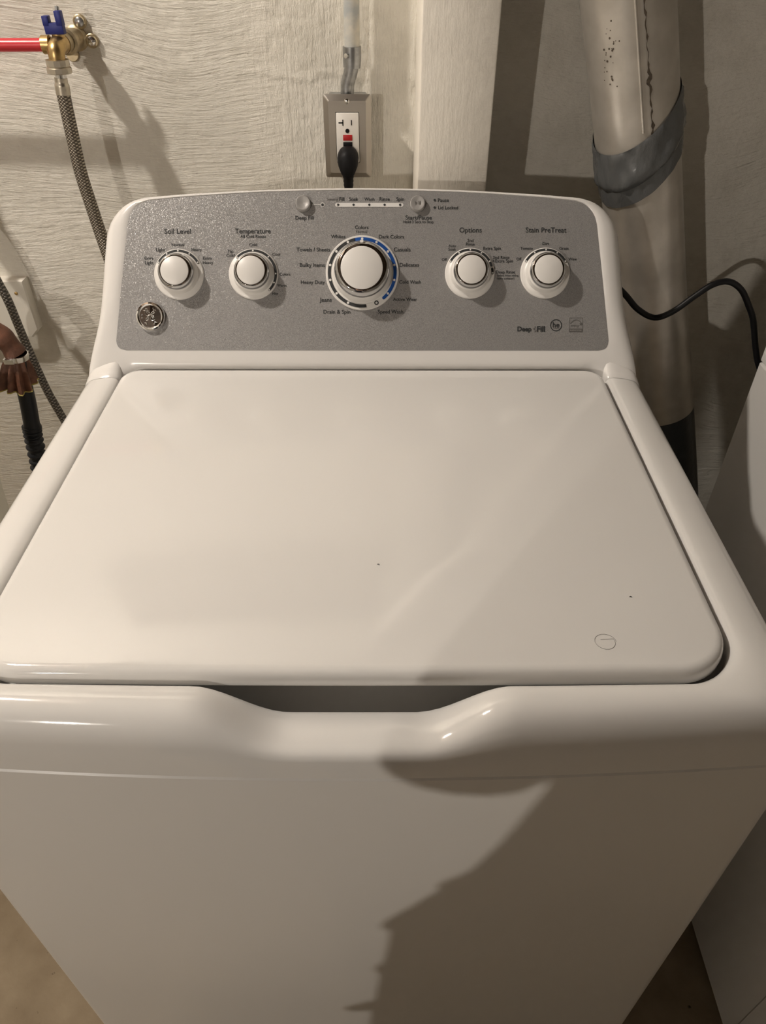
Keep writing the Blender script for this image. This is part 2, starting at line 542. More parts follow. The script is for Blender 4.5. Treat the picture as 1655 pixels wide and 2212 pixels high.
# cabinet: bowed front, rounded vertical edges
o0 = rrect(HALF - 0.0015, -0.0085, YB, 0.012, 0.008, BOW)
o1 = rrect(HALF, -0.0100, YB, 0.013, 0.008, BOW)
oin = rrect(HALF - 0.012, 0.012, YB - .01, 0.01, 0.008, BOW)
loft('cabinet', [[(x, y, 0.035) for x, y in oin], [(x, y, 0.035) for x, y in o0], [(x, y, 0.038) for x, y in o1],
                 [(x, y, 0.8905) for x, y in o1], [(x, y, 0.8925) for x, y in o0], [(x, y, 0.8925) for x, y in oin]], 'enamel_side', W)
for sx in (-1, 1):
    for y in (0.06, 0.60):
        lathe('levelling_foot', [(0.0001, 0), (0.022, 0), (0.022, 0.010), (0.012, 0.014), (0.006, 0.015), (0.006, 0.036)], Matrix.Translation((sx * 0.29, y, 0)), 'black_plastic', W, n=20)

# top cover: the rim that runs round three sides of the lid, dipping to a finger scoop in front
LIDX, LIDY, LIDB = 0.2912, 0.0385, 0.4985
inner = rrect(LIDX + 0.0045, LIDY - 0.0035, 0.66, 0.046, 0.002, 0.03)
outer = rrect(HALF - 0.0005, -0.0095, YB, 0.022, 0.002, BOW)
NS, NC, NF = 10, 10, 24
def ring_path(hx, yf, r, bow, nf=60, nc=12, ns=14, yb=0.4862):
    pts, wt = [], []
    y0 = yf + bow * hx * hx + r
    for i in range(ns):
        t = i / ns
        pts.append((-hx, yb + (y0 - yb) * t)); wt.append(0.0)
    for i in range(nc):
        a = R(180 + 90 * i / nc)
        x = -hx + r + r * math.cos(a)
        pts.append((x, yf + r + r * math.sin(a) + bow * x * x)); wt.append(i / nc)
    for i in range(nf + 1):
        x = (-hx + r) + 2 * (hx - r) * i / nf
        pts.append((x, yf + bow * x * x)); wt.append(1.0)
    for i in range(1, nc + 1):
        a = R(270 + 90 * i / nc)
        x = hx - r + r * math.cos(a)
        pts.append((x, yf + r + r * math.sin(a) + bow * x * x)); wt.append(1 - i / nc)
    for i in range(1, ns + 1):
        t = i / ns
        pts.append((hx, y0 + (yb - y0) * t)); wt.append(0.0)
    return pts, wt
pin, wt = ring_path(LIDX + 0.0045, LIDY - 0.0030, 0.048, 0.03)
pout, _ = ring_path(HALF - 0.0005, -0.0095, 0.026, BOW)
# (fraction across, height) from the lid gap outwards
SIDE = [(0.00, 0.905), (0.00, 0.9385), (0.02, 0.9430), (0.08, 0.9462), (0.18, 0.9474), (0.34, 0.9470), (0.52, 0.9458), (0.68, 0.9440), (0.78, 0.9420), (0.87, 0.9385), (0.95, 0.9330), (0.99, 0.9250), (1.0, 0.9120), (1.0, 0.8935), (0.93, 0.8935)]
FRONT = [(0.00, 0.905), (0.00, 0.9400), (0.02, 0.9440), (0.07, 0.9472), (0.16, 0.9492), (0.30, 0.9502), (0.46, 0.9498), (0.58, 0.9482), (0.69, 0.9450), (0.79, 0.9400), (0.88, 0.9325), (0.945, 0.9235), (0.985, 0.9110), (1.0, 0.8935), (0.93, 0.8935)]
DIP = [(0.00, 0.890), (0.03, 0.9080), (0.06, 0.9150), (0.12, 0.9188), (0.20, 0.9202), (0.32, 0.9207), (0.50, 0.9207), (0.66, 0.9206), (0.78, 0.9202), (0.87, 0.9190), (0.930, 0.9165), (0.970, 0.9120), (0.992, 0.9050), (1.0, 0.8935), (0.93, 0.8935)]
def sm(t):
    t = max(0.0, min(1.0, t))
    return t * t * (3 - 2 * t)
loops = []
for (xi, yi), (xo, yo), w in zip(pin, pout, wt):
    w = sm(w)
    loop = []
    for (ts, zs), (tf, zf), (td, zd) in zip(SIDE, FRONT, DIP):
        t = ts + (tf - ts) * w; z = zs + (zf - zs) * w
        x = xi + (xo - xi) * t
        dip = sm((0.118 - abs(x - 0.002)) / 0.070) * w if yi < 0.2 else 0.0
        t = t + (td - t) * dip; z = z + (zd - z) * dip
        loop.append((xi + (xo - xi) * t, yi + (yo - yi) * t, z))
    loops.append(loop)
np_ = len(SIDE)
loft('top_cover', loops, 'enamel', W, cap0=False, cap1=False, closed=False, smooth=50)
# the shelf under the console and the basin rim seen through the scoop
box('rear_deck', (-0.322, 0.4995, 0.894), (0.322, YB, 0.9435), 'enamel', W, bevel=0.004)
for sgn in (-1, 1):     # feet of the console, flush with the rim in front of them
    lp = []
    for i in range(24):
        y = 0.4870 + 0.0030 * i
        q = (y - 0.5000) * 1.428 / 0.010
        lift = 0.010 * (q if q > 30 else math.log(1 + math.exp(q))) - (0.0016 if i == 0 else 0.0)
        pull = sm((y - 0.487) / 0.055)
        ins = 0.0012 if i == 0 else 0.0
        row = []
        for j, (t, z) in enumerate(SIDE):
            x = (LIDX + 0.0045 + ins) + (HALF - 0.0005 - ins - LIDX - 0.0045) * t
            x -= 0.009 * pull * t
            rec = sm((y - 0.498) / 0.030) * (0.012 + 0.030 * t * t)
            zz = z + max(lift - rec, 0.0 if i else -0.0016) if j < 12 else z
            row.append((sgn * x, y, zz))
        lp.append(row)
    loft('console_foot', lp, 'plastic_white', W, cap0=False, cap1=False, closed=False, smooth=60)
rim = []
for y, z in ((0.034, 0.893), (0.040, 0.893), (0.060, 0.900), (0.090, 0.922), (0.105, 0.930), (0.480, 0.930), (0.490, 0.905)):
    rim.append([(-0.2945 + 0.589 * i / 20, y, z) for i in range(21)])
loft('basin_rim', rim, 'rim_grey', W, cap0=False, cap1=False, closed=False)

# lid
def lid_loop(inset, z):
    return [(x, y, z) for x, y in rrect(LIDX - inset, LIDY + inset, LIDB - inset, 0.044 - inset, 0.024 - inset, 0.03)]
loft('lid', [lid_loop(0.006, 0.9385), lid_loop(0.001, 0.9388), lid_loop(0.0, 0.9402), lid_loop(0.0, 0.9455), lid_loop(0.0008, 0.9492), lid_loop(0.0026, 0.9520), lid_loop(0.0050, 0.9534), lid_loop(0.0085, 0.9540)], 'enamel', W, smooth=60)
# curl of hair and a scratch lying on the lid
# console -------------------------------------------------------------------
TILT = R(35)
CP = Vector((0, 0.515, 0.9692))
CU = Vector((0, math.sin(TILT), math.cos(TILT)))
CN = Vector((0, -math.cos(TILT), math.sin(TILT)))
CX = Vector((1, 0, 0))
def pt(u, v, h=0.0):
    return CP + CX * u + CU * v + CN * h
CM = Matrix((CX, CU, CN)).transposed().to_4x4(); CM.translation = CP

def dens(pts, n):
    """resample a polyline to n points"""
    pts = [Vector(p) for p in pts]
    L = [0]
    for a, b in zip(pts, pts[1:]): L.append(L[-1] + (b - a).length)
    out = []
    for i in range(n):
        s = L[-1] * i / (n - 1)
        j = 0
        while j < len(L) - 2 and L[j + 1] < s: j += 1
        t = (s - L[j]) / max(L[j + 1] - L[j], 1e-9)
        out.append(pts[j].lerp(pts[j + 1], t))
    return out

# half outlines in segments that pair up: bottom, lower corner, side, upper corner, top
P_seg = [[(0, 0.0), (0.289, 0.0)],
         catmull([(0.289, 0.0), (0.2968, 0.0022), (0.3000, 0.0065), (0.3010, 0.0120)], 4),
         [(0.3010, 0.0120), (0.2925, 0.0800), (0.2832, 0.1500)],
         catmull([(0.2832, 0.1500), (0.2805, 0.1592), (0.2755, 0.1672), (0.2675, 0.1737), (0.2560, 0.1775)], 4),
         [(0.2560, 0.1775), (0.2214, 0.1810), (0.1574, 0.1853), (0.12, 0.1873), (0.06, 0.1890), (0, 0.1896)]]
O_seg = [[(0, -0.0225), (0.268, -0.0225)],
         catmull([(0.268, -0.0225), (0.282, -0.0250), (0.2925, -0.0320), (0.300, -0.0410), (0.316, -0.0460), (0.3390, -0.0480)], 4),
         catmull([(0.3390, -0.0480), (0.3385, -0.0250), (0.3345, 0.0030), (0.3285, 0.0340), (0.3235, 0.0700), (0.3195, 0.1100), (0.3160, 0.1390)], 6),
         catmull([(0.3160, 0.1390), (0.3105, 0.1545), (0.3000, 0.1680), (0.2850, 0.1785), (0.2660, 0.1842)], 6),
         [(0.2660, 0.1842), (0.21, 0.1884), (0.1574, 0.1910), (0.12, 0.1926), (0.06, 0.1944), (0, 0.1950)]]
def half(seg, ns=(14, 10, 16, 14, 16)):
    out, segid = [], []
    for k, (s, n) in enumerate(zip(seg, ns)):
        d = dens([(a[0], a[1], 0) for a in s], n)
        if k: d = d[1:]
        out += d; segid += [k] * len(d)
    return out, segid
ph, sid = half(P_seg); oh, _ = half(O_seg)
def full(h):
    return h + [Vector((-p.x, p.y, 0)) for p in reversed(h[1:-1])]
pf, of = full(ph), full(oh)
sidf = sid + list(reversed(sid[1:-1]))
loops = [[pt(p.x, p.y, -0.003) for p in pf]]
for k, d in ((0.0, 0.0), (0.10, 0.0012), (0.30, 0.0008), (0.50, -0.0005), (0.66, -0.003), (0.80, -0.007), (0.90, -0.012), (0.97, -0.018), (1.0, -0.026)):
    lp = []
    for p, q, s in zip(pf, of, sidf):
        r = p.lerp(q, k)
        dd = d
        if s == 0: dd = 0.0 if k < 0.75 else (-0.0006 if k < 0.85 else (-0.002 if k < 0.95 else (-0.0045 if k < 0.99 else -0.008)))
        if s == 1: dd = d * 0.25
        if s == 2: dd = d * (0.25 + 0.75 * sm((q.y + 0.040) / 0.090))
        lp.append(pt(r.x, r.y, dd))
    loops.append(lp)
# back: straight to the rear plane, drawn in slightly
YR = 0.690
for f, sh in ((0.35, 0.997), (1.0, 0.985)):
    lp = []
    for q, s, b in zip(of, sidf, loops[9]):
        y = b.y + (YR - b.y) * f
        z = b.z - (0.010 * f if s >= 3 else 0)
        if s in (0, 1): z = min(z, 0.944)
        lp.append(Vector((b.x * sh, y, z)))
    loops.append(lp)
loft('console', loops, 'plastic_white', W, cap0=False, cap1=True, smooth=50)
# control panel face
PANEL = pydata('control_panel', [pt(p.x * 0.9995, p.y, 0.0004) for p in pf] + [pt(p.x * 0.9995, p.y, -0.0025) for p in pf],
               [tuple(range(len(pf)))] + [(i, (i + 1) % len(pf), len(pf) + (i + 1) % len(pf), len(pf) + i) for i in range(len(pf))], 'metallic_panel', W, smooth=0)


def flat_arc(name, u, v, r0, r1, a0, a1, h, material, parent, n=None, capr=True):
    """printed arc; angles clockwise from up"""
    n = n or max(4, int(abs(a1 - a0) / 4))
    vs, fs = [], []
    for i in range(n + 1):
        a = R(a0 + (a1 - a0) * i / n)
        s, c = math.sin(a), math.cos(a)
        vs.append(pt(u + r0 * s, v + r0 * c, h)); vs.append(pt(u + r1 * s, v + r1 * c, h))
    for i in range(n):
        fs.append((2 * i, 2 * i + 1, 2 * i + 3, 2 * i + 2))
    if capr:
        rm, rc = (r0 + r1) / 2, (r1 - r0) / 2
        for ang, d in ((a0, -1), (a1, 1)):
            a = R(ang); base = len(vs)
            cx, cy = u + rm * math.sin(a), v + rm * math.cos(a)
            for k in range(9):
                b = R(-90 + 180 * k / 8)
                tx, ty = math.cos(a) * d, -math.sin(a) * d
                nx, ny = math.sin(a), math.cos(a)
                vs.append(pt(cx + rc * (math.cos(b) * tx + math.sin(b) * nx), cy + rc * (math.cos(b) * ty + math.sin(b) * ny), h))
            fs.append(tuple(range(base, base + 9)))
    # thickness of a print layer
    m = len(vs)
    o = pydata(name, vs, fs, material, parent, smooth=0)
    return o


def disc(name, u, v, r, h, material, parent, n=20, ring=0.0):
    vs = [pt(u + r * math.sin(2 * math.pi * i / n), v + r * math.cos(2 * math.pi * i / n), h) for i in range(n)]
    if ring:
        vs += [pt(u + ring * math.sin(2 * math.pi * i / n), v + ring * math.cos(2 * math.pi * i / n), h) for i in range(n)]
        fs = [(i, (i + 1) % n, n + (i + 1) % n, n + i) for i in range(n)]
    else:
        fs = [tuple(range(n))]
    return pydata(name, vs, fs, material, parent, smooth=0)


def rect(name, u0, v0, u1, v1, h, material, parent):
    return pydata(name, [pt(u0, v0, h), pt(u1, v0, h), pt(u1, v1, h), pt(u0, v1, h)], [(0, 1, 2, 3)], material, parent, smooth=0)


def stroke(name, uvs, w, h, material, parent, n=6):
    """a raised or printed line along panel points"""
    return tube(name, [pt(a, b, h) for a, b in uvs], w, material, parent, n=n, smooth=60)


FONT_CACHE = {}
def text_mesh(body, bold=0.0):
    key = (body, bold)
    if key in FONT_CACHE: return FONT_CACHE[key]
    cu = bpy.data.curves.new('lettering', 'FONT')
    cu.body = body; cu.size = 1.0; cu.align_x = 'CENTER'; cu.align_y = 'BOTTOM_BASELINE'
    cu.resolution_u = 3; cu.offset = bold
    ob = bpy.data.objects.new('tmp_text', cu); COL.objects.link(ob)
    bpy.context.view_layer.update()
    me = bpy.data.meshes.new_from_object(ob.evaluated_get(bpy.context.evaluated_depsgraph_get()))
    bpy.data.objects.remove(ob, do_unlink=True)
    xs = [v.co.x for v in me.vertices]; ys = [v.co.y for v in me.vertices]
    FONT_CACHE[key] = (me, min(xs), max(xs))
    return FONT_CACHE[key]

def text(body, u, v, width, material='ink', parent=None, h=0.0008, cap=None, bold=0.012, mtx=None):
    """width = measured width on the panel; cap = height of capitals"""
    me0, x0, x1 = text_mesh(body, bold)
    me = me0.copy(); me.name = 'lettering'
    sx = width / (x1 - x0)
    sy = cap / 0.70 if cap else sx
    for vtx in me.vertices:
        x = (vtx.co.x - (x0 + x1) / 2) * sx; y = (vtx.co.y - 0.34) * sy
        vtx.co = pt(u + x, v + y, h) if mtx is None else mtx @ Vector((x, y, h))
    me.materials.clear()
    return link('lettering', me, material, parent, 0)

TEXTS = [('Soil Level',-0.2229,0.1414,0.0319), ('Normal',-0.2229,0.1256,0.0151), ('Light',-0.2441,0.1197,0.0107), ('Heavy',-0.2005,0.1198,0.0123), ('Extra',-0.2584,0.1097,0.0106), ('Light',-0.2580,0.1044,0.0106), ('Extra',-0.1875,0.1098,0.0106), ('Heavy',-0.1870,0.1045,0.0123),
 ('Temperature',-0.1320,0.1418,0.0430), ('All Cold Rinses',-0.1319,0.1355,0.0308), ('Cold',-0.1320,0.1257,0.0095), ('Tap',-0.1596,0.1180,0.0072), ('Cold',-0.1597,0.1131,0.0095), ('Cool',-0.1042,0.1145,0.0095), ('Colors',-0.0939,0.0909,0.0129), ('Warm',-0.0978,0.0775,0.0113), ('Hot',-0.1058,0.0678,0.0073),
 ('Colors',-0.0007,0.1462,0.0162), ('Whites',-0.0292,0.1354,0.0173), ('Dark Colors',0.0353,0.1352,0.0302), ('Towels / Sheets',-0.0593,0.1200,0.0409), ('Casuals',0.0482,0.1202,0.0202), ('Bulky Items',-0.0605,0.1017,0.0303), ('Delicates',0.0571,0.1020,0.0236), ('Heavy Duty',-0.0601,0.0814,0.0292), ('Cold Wash',0.0580,0.0817,0.0264), ('Jeans',-0.0447,0.0605,0.0147), ('Active Wear',0.0519,0.0611,0.0293), ('Drain & Spin',-0.0310,0.0462,0.0327), ('Speed Wash',0.0342,0.0463,0.0310),
 ('Deep Fill',-0.0696,0.1573,0.0218), ('Fill',-0.0246,0.1791,0.0061), ('Soak',-0.0104,0.1791,0.0111), ('Wash',0.0086,0.1791,0.0123), ('Rinse',0.0270,0.1792,0.0123), ('Spin',0.0457,0.1792,0.0095), ('Start/Pause',0.0680,0.1577,0.0318), ('Hold 3 Secs to Stop',0.0678,0.1527,0.0363), ('Pause',0.0977,0.1780,0.0133), ('Lid Locked',0.1034,0.1693,0.0240),
 ('Options',0.1307,0.1431,0.0269), ('Stain PreTreat',0.2219,0.1432,0.0492), ('Auto',0.1088,0.1245,0.0090), ('Soak',0.1088,0.1205,0.0095), ('2nd',0.1306,0.1308,0.0073), ('Rinse',0.1306,0.1266,0.0106), ('Extra Spin',0.1570,0.1216,0.0213), ('Off',0.0994,0.1084,0.0062), ('2nd Rinse',0.1682,0.1109,0.0202), ('+Extra Spin',0.1701,0.1068,0.0247), ('Deep Rinse',0.1737,0.0937,0.0230), ('(select when adding',0.1766,0.0896,0.0259), ('fabric softener)',0.1738,0.0860,0.0214),
 ('Off',0.1897,0.1091,0.0062), ('Tomato',0.1988,0.1216,0.0151), ('Dirt',0.2219,0.1273,0.0079), ('Grass',0.2439,0.1217,0.0112), ('Wine',0.2546,0.1091,0.0101)]
for s, u, v, w in TEXTS:
    text(s, u, v, w, 'ink', PANEL)
text('Normal', -0.0010, 0.1411, 0.0134, 'ink_soft', PANEL)
text('Sensing', -0.0363, 0.1791, 0.0128, 'ink_soft', PANEL)
rect('divider_mark', -0.0291, 0.1760, -0.0288, 0.1825, 0.0008, 'ink_soft', PANEL)
text('Deep', 0.1978, 0.0258, 0.0172, 'ink', PANEL, bold=0.035)
text('Fill', 0.2180, 0.0258, 0.0098, 'ink', PANEL, bold=0.035)
# the little swirl between the words
stroke('swirl_mark', [(0.2103 + 0.0022 * math.sin(a * 0.9) * (1 - a / 14), 0.0225 + a * 0.00066) for a in [k * 0.5 for k in range(21)]], 0.00035, 0.0008, 'ink_soft', PANEL)
# round efficiency mark
disc('efficiency_ring', 0.2363, 0.0303, 0.0072, 0.0008, 'ink', PANEL, n=36, ring=0.0062)
text('he', 0.2363, 0.0309, 0.0082, 'ink', PANEL, bold=0.02)
rect('efficiency_bar', 0.2328, 0.0268, 0.2398, 0.0272, 0.0008, 'ink', PANEL)
# square energy mark: outline, arc, script, star and strip
eu, ev = 0.2606, 0.0308
for a in ((-.0082, -.0086, .0082, -.0082), (-.0082, .0080, .0082, .0084), (-.0082, -.0086, -.0078, .0084), (.0078, -.0086, .0082, .0084)):
    rect('energy_frame', eu + a[0], ev + a[1], eu + a[2], ev + a[3], 0.0008, 'ink_soft', PANEL)
rect('energy_strip', eu - .0080, ev - .0084, eu + .0080, ev - .0046, 0.0007, 'ink_soft', PANEL)
text('ENERGY STAR', eu, ev - .0065, 0.0140, 'button_grey', PANEL, h=0.0010)
stroke('energy_arc', [(eu - .0070 + .0140 * k / 16, ev + .0002 + .0058 * math.sin(math.pi * (0.08 + 0.84 * k / 16))) for k in range(17)], 0.0003, 0.0008, 'ink_soft', PANEL)
text('energy', eu - .0012, ev - .0006, 0.0100, 'ink_soft', PANEL)
sv = []
for k in range(10):
    rr = 0.0020 if k % 2 == 0 else 0.0009
    sv.append(pt(eu + .0058 + rr * math.sin(k * math.pi / 5), ev + .0008 + rr * math.cos(k * math.pi / 5), 0.0008))
pydata('energy_star', sv, [tuple(range(10))], 'ink_soft', PANEL, smooth=0)
# progress lights
rect('progress_bar', -0.0303, 0.1701, 0.0473, 0.1747, 0.0007, 'ink_white', PANEL)
disc('progress_bar_end', -0.0303, 0.1724, 0.0023, 0.0007, 'ink_white', PANEL)
disc('progress_bar_end', 0.0473, 0.1724, 0.0023, 0.0007, 'ink_white', PANEL)
for u in (-0.0288, -0.0104, 0.0086, 0.0270, 0.0456):
    disc('indicator_light', u, 0.1725, 0.0014, 0.0010, 'ink', PANEL, n=14)
rect('link_line', -0.0617, 0.1721, -0.0500, 0.1727, 0.0007, 'ink_white', PANEL)
disc('indicator_rim', -0.0477, 0.1724, 0.0026, 0.0007, 'ink_white', PANEL, n=18, ring=0.0020)
disc('indicator_light', -0.0477, 0.1724, 0.0014, 0.0010, 'ink', PANEL, n=14)
for v in (0.1780, 0.1693):
    disc('indicator_light', 0.0872, v, 0.0014, 0.0010, 'ink', PANEL, n=14)
# push buttons
def button(u, v, marks):
    m = CM @ Matrix.Translation((u, v, 0))
    b = lathe('button', [(0.0094, 0.0002), (0.0092, 0.0018), (0.0088, 0.0055), (0.0082, 0.0064), (0.0066, 0.0064), (0.0050, 0.0057), (0.0001, 0.0054)], m, 'button_grey', W, n=40)
    lathe('button_rim', [(0.0093, 0.0003), (0.0101, 0.0012), (0.0103, 0.0003)], m, 'button_grey', b, n=40)
    if marks:
        for du in (0.0010, 0.0026):
            rect('pause_mark', u + du, v - 0.0020, u + du + 0.0008, v + 0.0020, 0.0062, 'ink_soft', b)
        pydata('start_mark', [pt(u - 0.0034, v - 0.0020, 0.0062), pt(u - 0.0034, v + 0.0020, 0.0062), pt(u - 0.0008, v, 0.0062)], [(0, 1, 2)], 'ink_soft', b, smooth=0)
    return b
button(-0.0709, 0.1731, False)
button(0.0666, 0.1732, True)

# knobs
def knob(u, v, big, pointer, tracks, dots, label):
    m = CM @ Matrix.Translation((u, v, 0))
    s = 1.0
    if big:
        prof_sk = [(0.0443, 0.0003), (0.0443, 0.0022), (0.0436, 0.0030), (0.0372, 0.0034), (0.0366, 0.0030), (0.0358, 0.0034), (0.0352, 0.0055), (0.0338, 0.0150), (0.0324, 0.0172), (0.0001, 0.0175)]
        prof_ch = [(0.0322, 0.0155), (0.0328, 0.0172), (0.0328, 0.0205), (0.0318, 0.0232), (0.0290, 0.0256), (0.0264, 0.0266), (0.0248, 0.0268), (0.0245, 0.0250)]
        prof_cap = [(0.0249, 0.0258), (0.0248, 0.0273), (0.0238, 0.0279), (0.0001, 0.0281)]
        h1, r0, r1, rd, pr = 0.0033, 0.0378, 0.0416, 0.0015, (0.0238, 0.0326, 0.0277, 0.0019)
    else:
        prof_sk = [(0.0302, 0.0003), (0.0300, 0.0016), (0.0290, 0.0026), (0.0258, 0.0034), (0.0243, 0.0045), (0.0226, 0.0122), (0.0210, 0.0138), (0.0001, 0.0142)]
        prof_ch = [(0.0208, 0.0122), (0.0212, 0.0135), (0.0212, 0.0162), (0.0204, 0.0185), (0.0187, 0.0202), (0.0172, 0.0208), (0.0165, 0.0206), (0.0164, 0.0195)]
        prof_cap = [(0.0167, 0.0200), (0.0166, 0.0213), (0.0158, 0.0218), (0.0001, 0.0220)]
        h1, r0, r1, rd, pr = 0.0031, 0.0258, 0.0286, 0.0010, (0.0158, 0.0210, 0.0216, 0.0014)
    k = lathe('knob', prof_sk, m, 'knob_white', W, n=72, smooth=30)
    k['label'] = label
    lathe('chrome_ring', prof_ch, m, 'chrome_dark_reflect', k, n=72, smooth=50)
    lathe('knob_cap', prof_cap, m, 'knob_white', k, n=56)
    a = R(pointer); sx, cx = math.sin(a), math.cos(a); tx, ty = cx, -sx
    q = []
    for hh in (pr[2] - 0.006, pr[2]):
        for rr, ww in ((pr[0] - 0.002, -1), (pr[0] - 0.002, 1), (pr[1], 1), (pr[1], -1)):
            q.append(pt(u + sx * rr + tx * ww * pr[3], v + cx * rr + ty * ww * pr[3], hh if not (rr == pr[1] and hh == pr[2]) else hh - 0.0035))
    pydata('pointer', q, [(0, 1, 2, 3), (4, 5, 6, 7), (0, 1, 5, 4), (1, 2, 6, 5), (2, 3, 7, 6), (3, 0, 4, 7)], 'knob_white', k, smooth=0)
    for a0, a1, mm in tracks:
        flat_arc('track', u, v, r0, r1, a0, a1, h1 + 0.0004, mm, k)
    for d in dots:
        a = R(d); rm = (r0 + r1) / 2
        disc('track_dot', u + rm * math.sin(a), v + rm * math.cos(a), rd, h1 + 0.0008, 'ink_white', k, n=14)
    return k
five = [-60, -30, 0, 30, 60]
knob(-0.2222, 0.0904, False, 28, [(-60, 60, 'ink')], five, 'white soil level knob with chrome ring turned towards heavy')
knob(-0.1318, 0.0908, False, 90, [(-45, 135, 'ink')], [-45, 0, 43, 90, 113, 135], 'white temperature knob with chrome ring turned to colors')
kb = knob(0.0000, 0.0922, True, 0, [(-12, -187, 'ink'), (-12, 139, 'ink_blue')], [25.71 * k for k in range(-6, 6)], 'large white cycle knob with chrome ring and black and blue track')
disc('track_ring', 0.0397 * math.sin(R(154.3)), 0.0922 + 0.0397 * math.cos(R(154.3)), 0.0027, 0.0037, 'ink', kb, n=24, ring=0.0014)
knob(0.1304, 0.0920, False, -28, [(-60, 71, 'ink'), (80, 91, 'ink')], five + [90], 'white options knob with chrome ring turned to auto soak')
knob(0.2217, 0.0922, False, 2, [(-60, 60, 'ink')], five, 'white stain pretreat knob with chrome ring pointing straight up')

# round chrome badge with the script monogram
bu, bv = -0.2574, 0.0398
bm_ = CM @ Matrix.Translation((bu, bv, 0))
badge = lathe('badge', [(0.0176, 0.0002), (0.0177, 0.0030), (0.0168, 0.0052), (0.0150, 0.0060), (0.0136, 0.0052), (0.0130, 0.0044), (0.0100, 0.0046), (0.0001, 0.0052)], bm_, 'chrome', W, n=64, smooth=40)
badge['label'] = 'round chrome badge with script monogram'
def bs(pts, w=0.00055):
    stroke('monogram', [(bu + a[0], bv + a[1]) for a in catmull([(x * 0.001, y * 0.001, 0) for x, y in pts], 6)], w, 0.0056, 'chrome_worn', badge)
# G : swirling loop with a long stem running to the lower left
bs([(-1.2, 4.2), (-0.4, 5.4), (-2.2, 6.6), (-4.8, 5.6), (-5.4, 2.8), (-3.6, 0.8), (-1.0, 1.0), (0.6, 2.2), (2.6, 4.6), (4.6, 6.2), (5.4, 5.0), (3.4, 3.2), (0.4, 1.6), (-3.0, -0.8), (-4.8, -3.6), (-4.0, -5.0), (-2.2, -3.4), (-1.2, -0.6)])
bs([(-3.4, 3.2), (-2.4, 4.4), (-1.6, 3.2), (-2.6, 2.2)], 0.0005)
# E : spiral on the right
bs([(5.2, 0.2), (3.6, 1.4), (2.2, 0.6), (1.0, -1.6), (1.6, -4.2), (4.0, -5.0), (5.8, -3.2), (5.0, -1.2), (3.4, -1.4), (3.2, -2.8), (4.4, -3.0)])
bs([(2.2, 0.6), (3.6, 0.2), (5.0, 0.6)], 0.0005)
for a in (35, 145, 215, 270, 325):
    sx, cx = math.sin(R(a)), math.cos(R(a))
    tx, ty = cx, -sx
    bs([(sx * 10.6 + tx * -2.6, cx * 10.6 + ty * -2.6), (sx * 9.0 + tx * -0.8, cx * 9.0 + ty * -0.8), (sx * 10.4 + tx * 1.0, cx * 10.4 + ty * 1.0), (sx * 9.4 + tx * 2.6, cx * 9.4 + ty * 2.6)], 0.0004)

tag(W, 'white top-load washing machine with grey control panel and closed lid', 'washer')
adopt(W)

# fine things lying on the lid: one curled hair and a few specks of lint
hair_o = tube('loose_hair', [(0.1952 + 0.0085 * math.cos(a) * (1 - a * 0.02), 0.0690 + 0.0075 * math.sin(a), 0.95425) for a in [k * 0.35 for k in range(20)]] + [(0.192, 0.071, 0.9543)], 0.00011, "ink_soft", None, n=5)
tag(hair_o, 'thin curled hair lying near the front right of the white lid', 'hair')
for i, (x, y, lb) in enumerate([(0.0201, 0.1537, 'tiny dark lint speck near the middle of the lid'), (0.226, 0.1159, 'tiny dark lint speck right of the lid centre, behind the curled hair')]):
    tag(tube('lint_speck', [(x, y, 0.9544), (x + 0.0008, y + 0.0004, 0.9545), (x + 0.0018, y - 0.0003, 0.9544)], 0.00028, 'ink', None, n=5), lb, 'lint')

# ---------------------------------------------------------------- vent duct with taped joint
D = empty('vent_duct', (0.545, 0.79, 0.35))
axis = [(-0.12, 0.80, 2.595), (0.09, 0.795, 1.95), (0.205, 0.79, 1.66), (0.3255, 0.79, 1.299), (0.360, 0.79, 1.183), (0.390, 0.79, 1.085), (0.422, 0.79, 0.979), (0.455, 0.79, 0.874), (0.498, 0.79, 0.747), (0.545, 0.79, 0.601), (0.62, 0.79, 0.36), (0.62, 0.79, 0.0)]
def duct_pt(z):
    for a, b in zip(axis, axis[1:]):
        if a[2] >= z >= b[2]:
            t = (a[2] - z) / (a[2] - b[2])
            return Vector(a).lerp(Vector(b), t)
DR = 0.0560
up_path = [duct_pt(z) for z in (2.595, 2.4, 2.2, 1.95, 1.8, 1.66, 1.5, 1.35, 1.25, 1.15, 1.118)]
lo_path = [duct_pt(z) for z in (1.135, 1.09, 1.03, 0.95, 0.87, 0.80, 0.72)]
tube('upper_pipe', up_path, DR, 'galvanized', D, n=64, smooth=60, caps=False)
tube('lower_pipe', lo_path, DR - 0.0015, 'galvanized', D, n=64, smooth=60, caps=False)
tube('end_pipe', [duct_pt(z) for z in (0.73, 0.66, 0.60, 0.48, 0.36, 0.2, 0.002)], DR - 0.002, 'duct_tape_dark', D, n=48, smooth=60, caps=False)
ddir = (duct_pt(1.05) - duct_pt(1.25)).normalized()
def duct_frame(z):
    c = duct_pt(z)
    zax = -ddir
    x = (Vector((1, 0, 0)) - zax * zax.x).normalized()
    return c, x, zax.cross(x), zax
def on_duct(z, ang, r):
    """ang 0 = facing the camera (-y), positive to the right"""
    c, x, y, zx = duct_frame(z)
    return c + x * (r * math.sin(ang)) - y * (r * math.cos(ang))
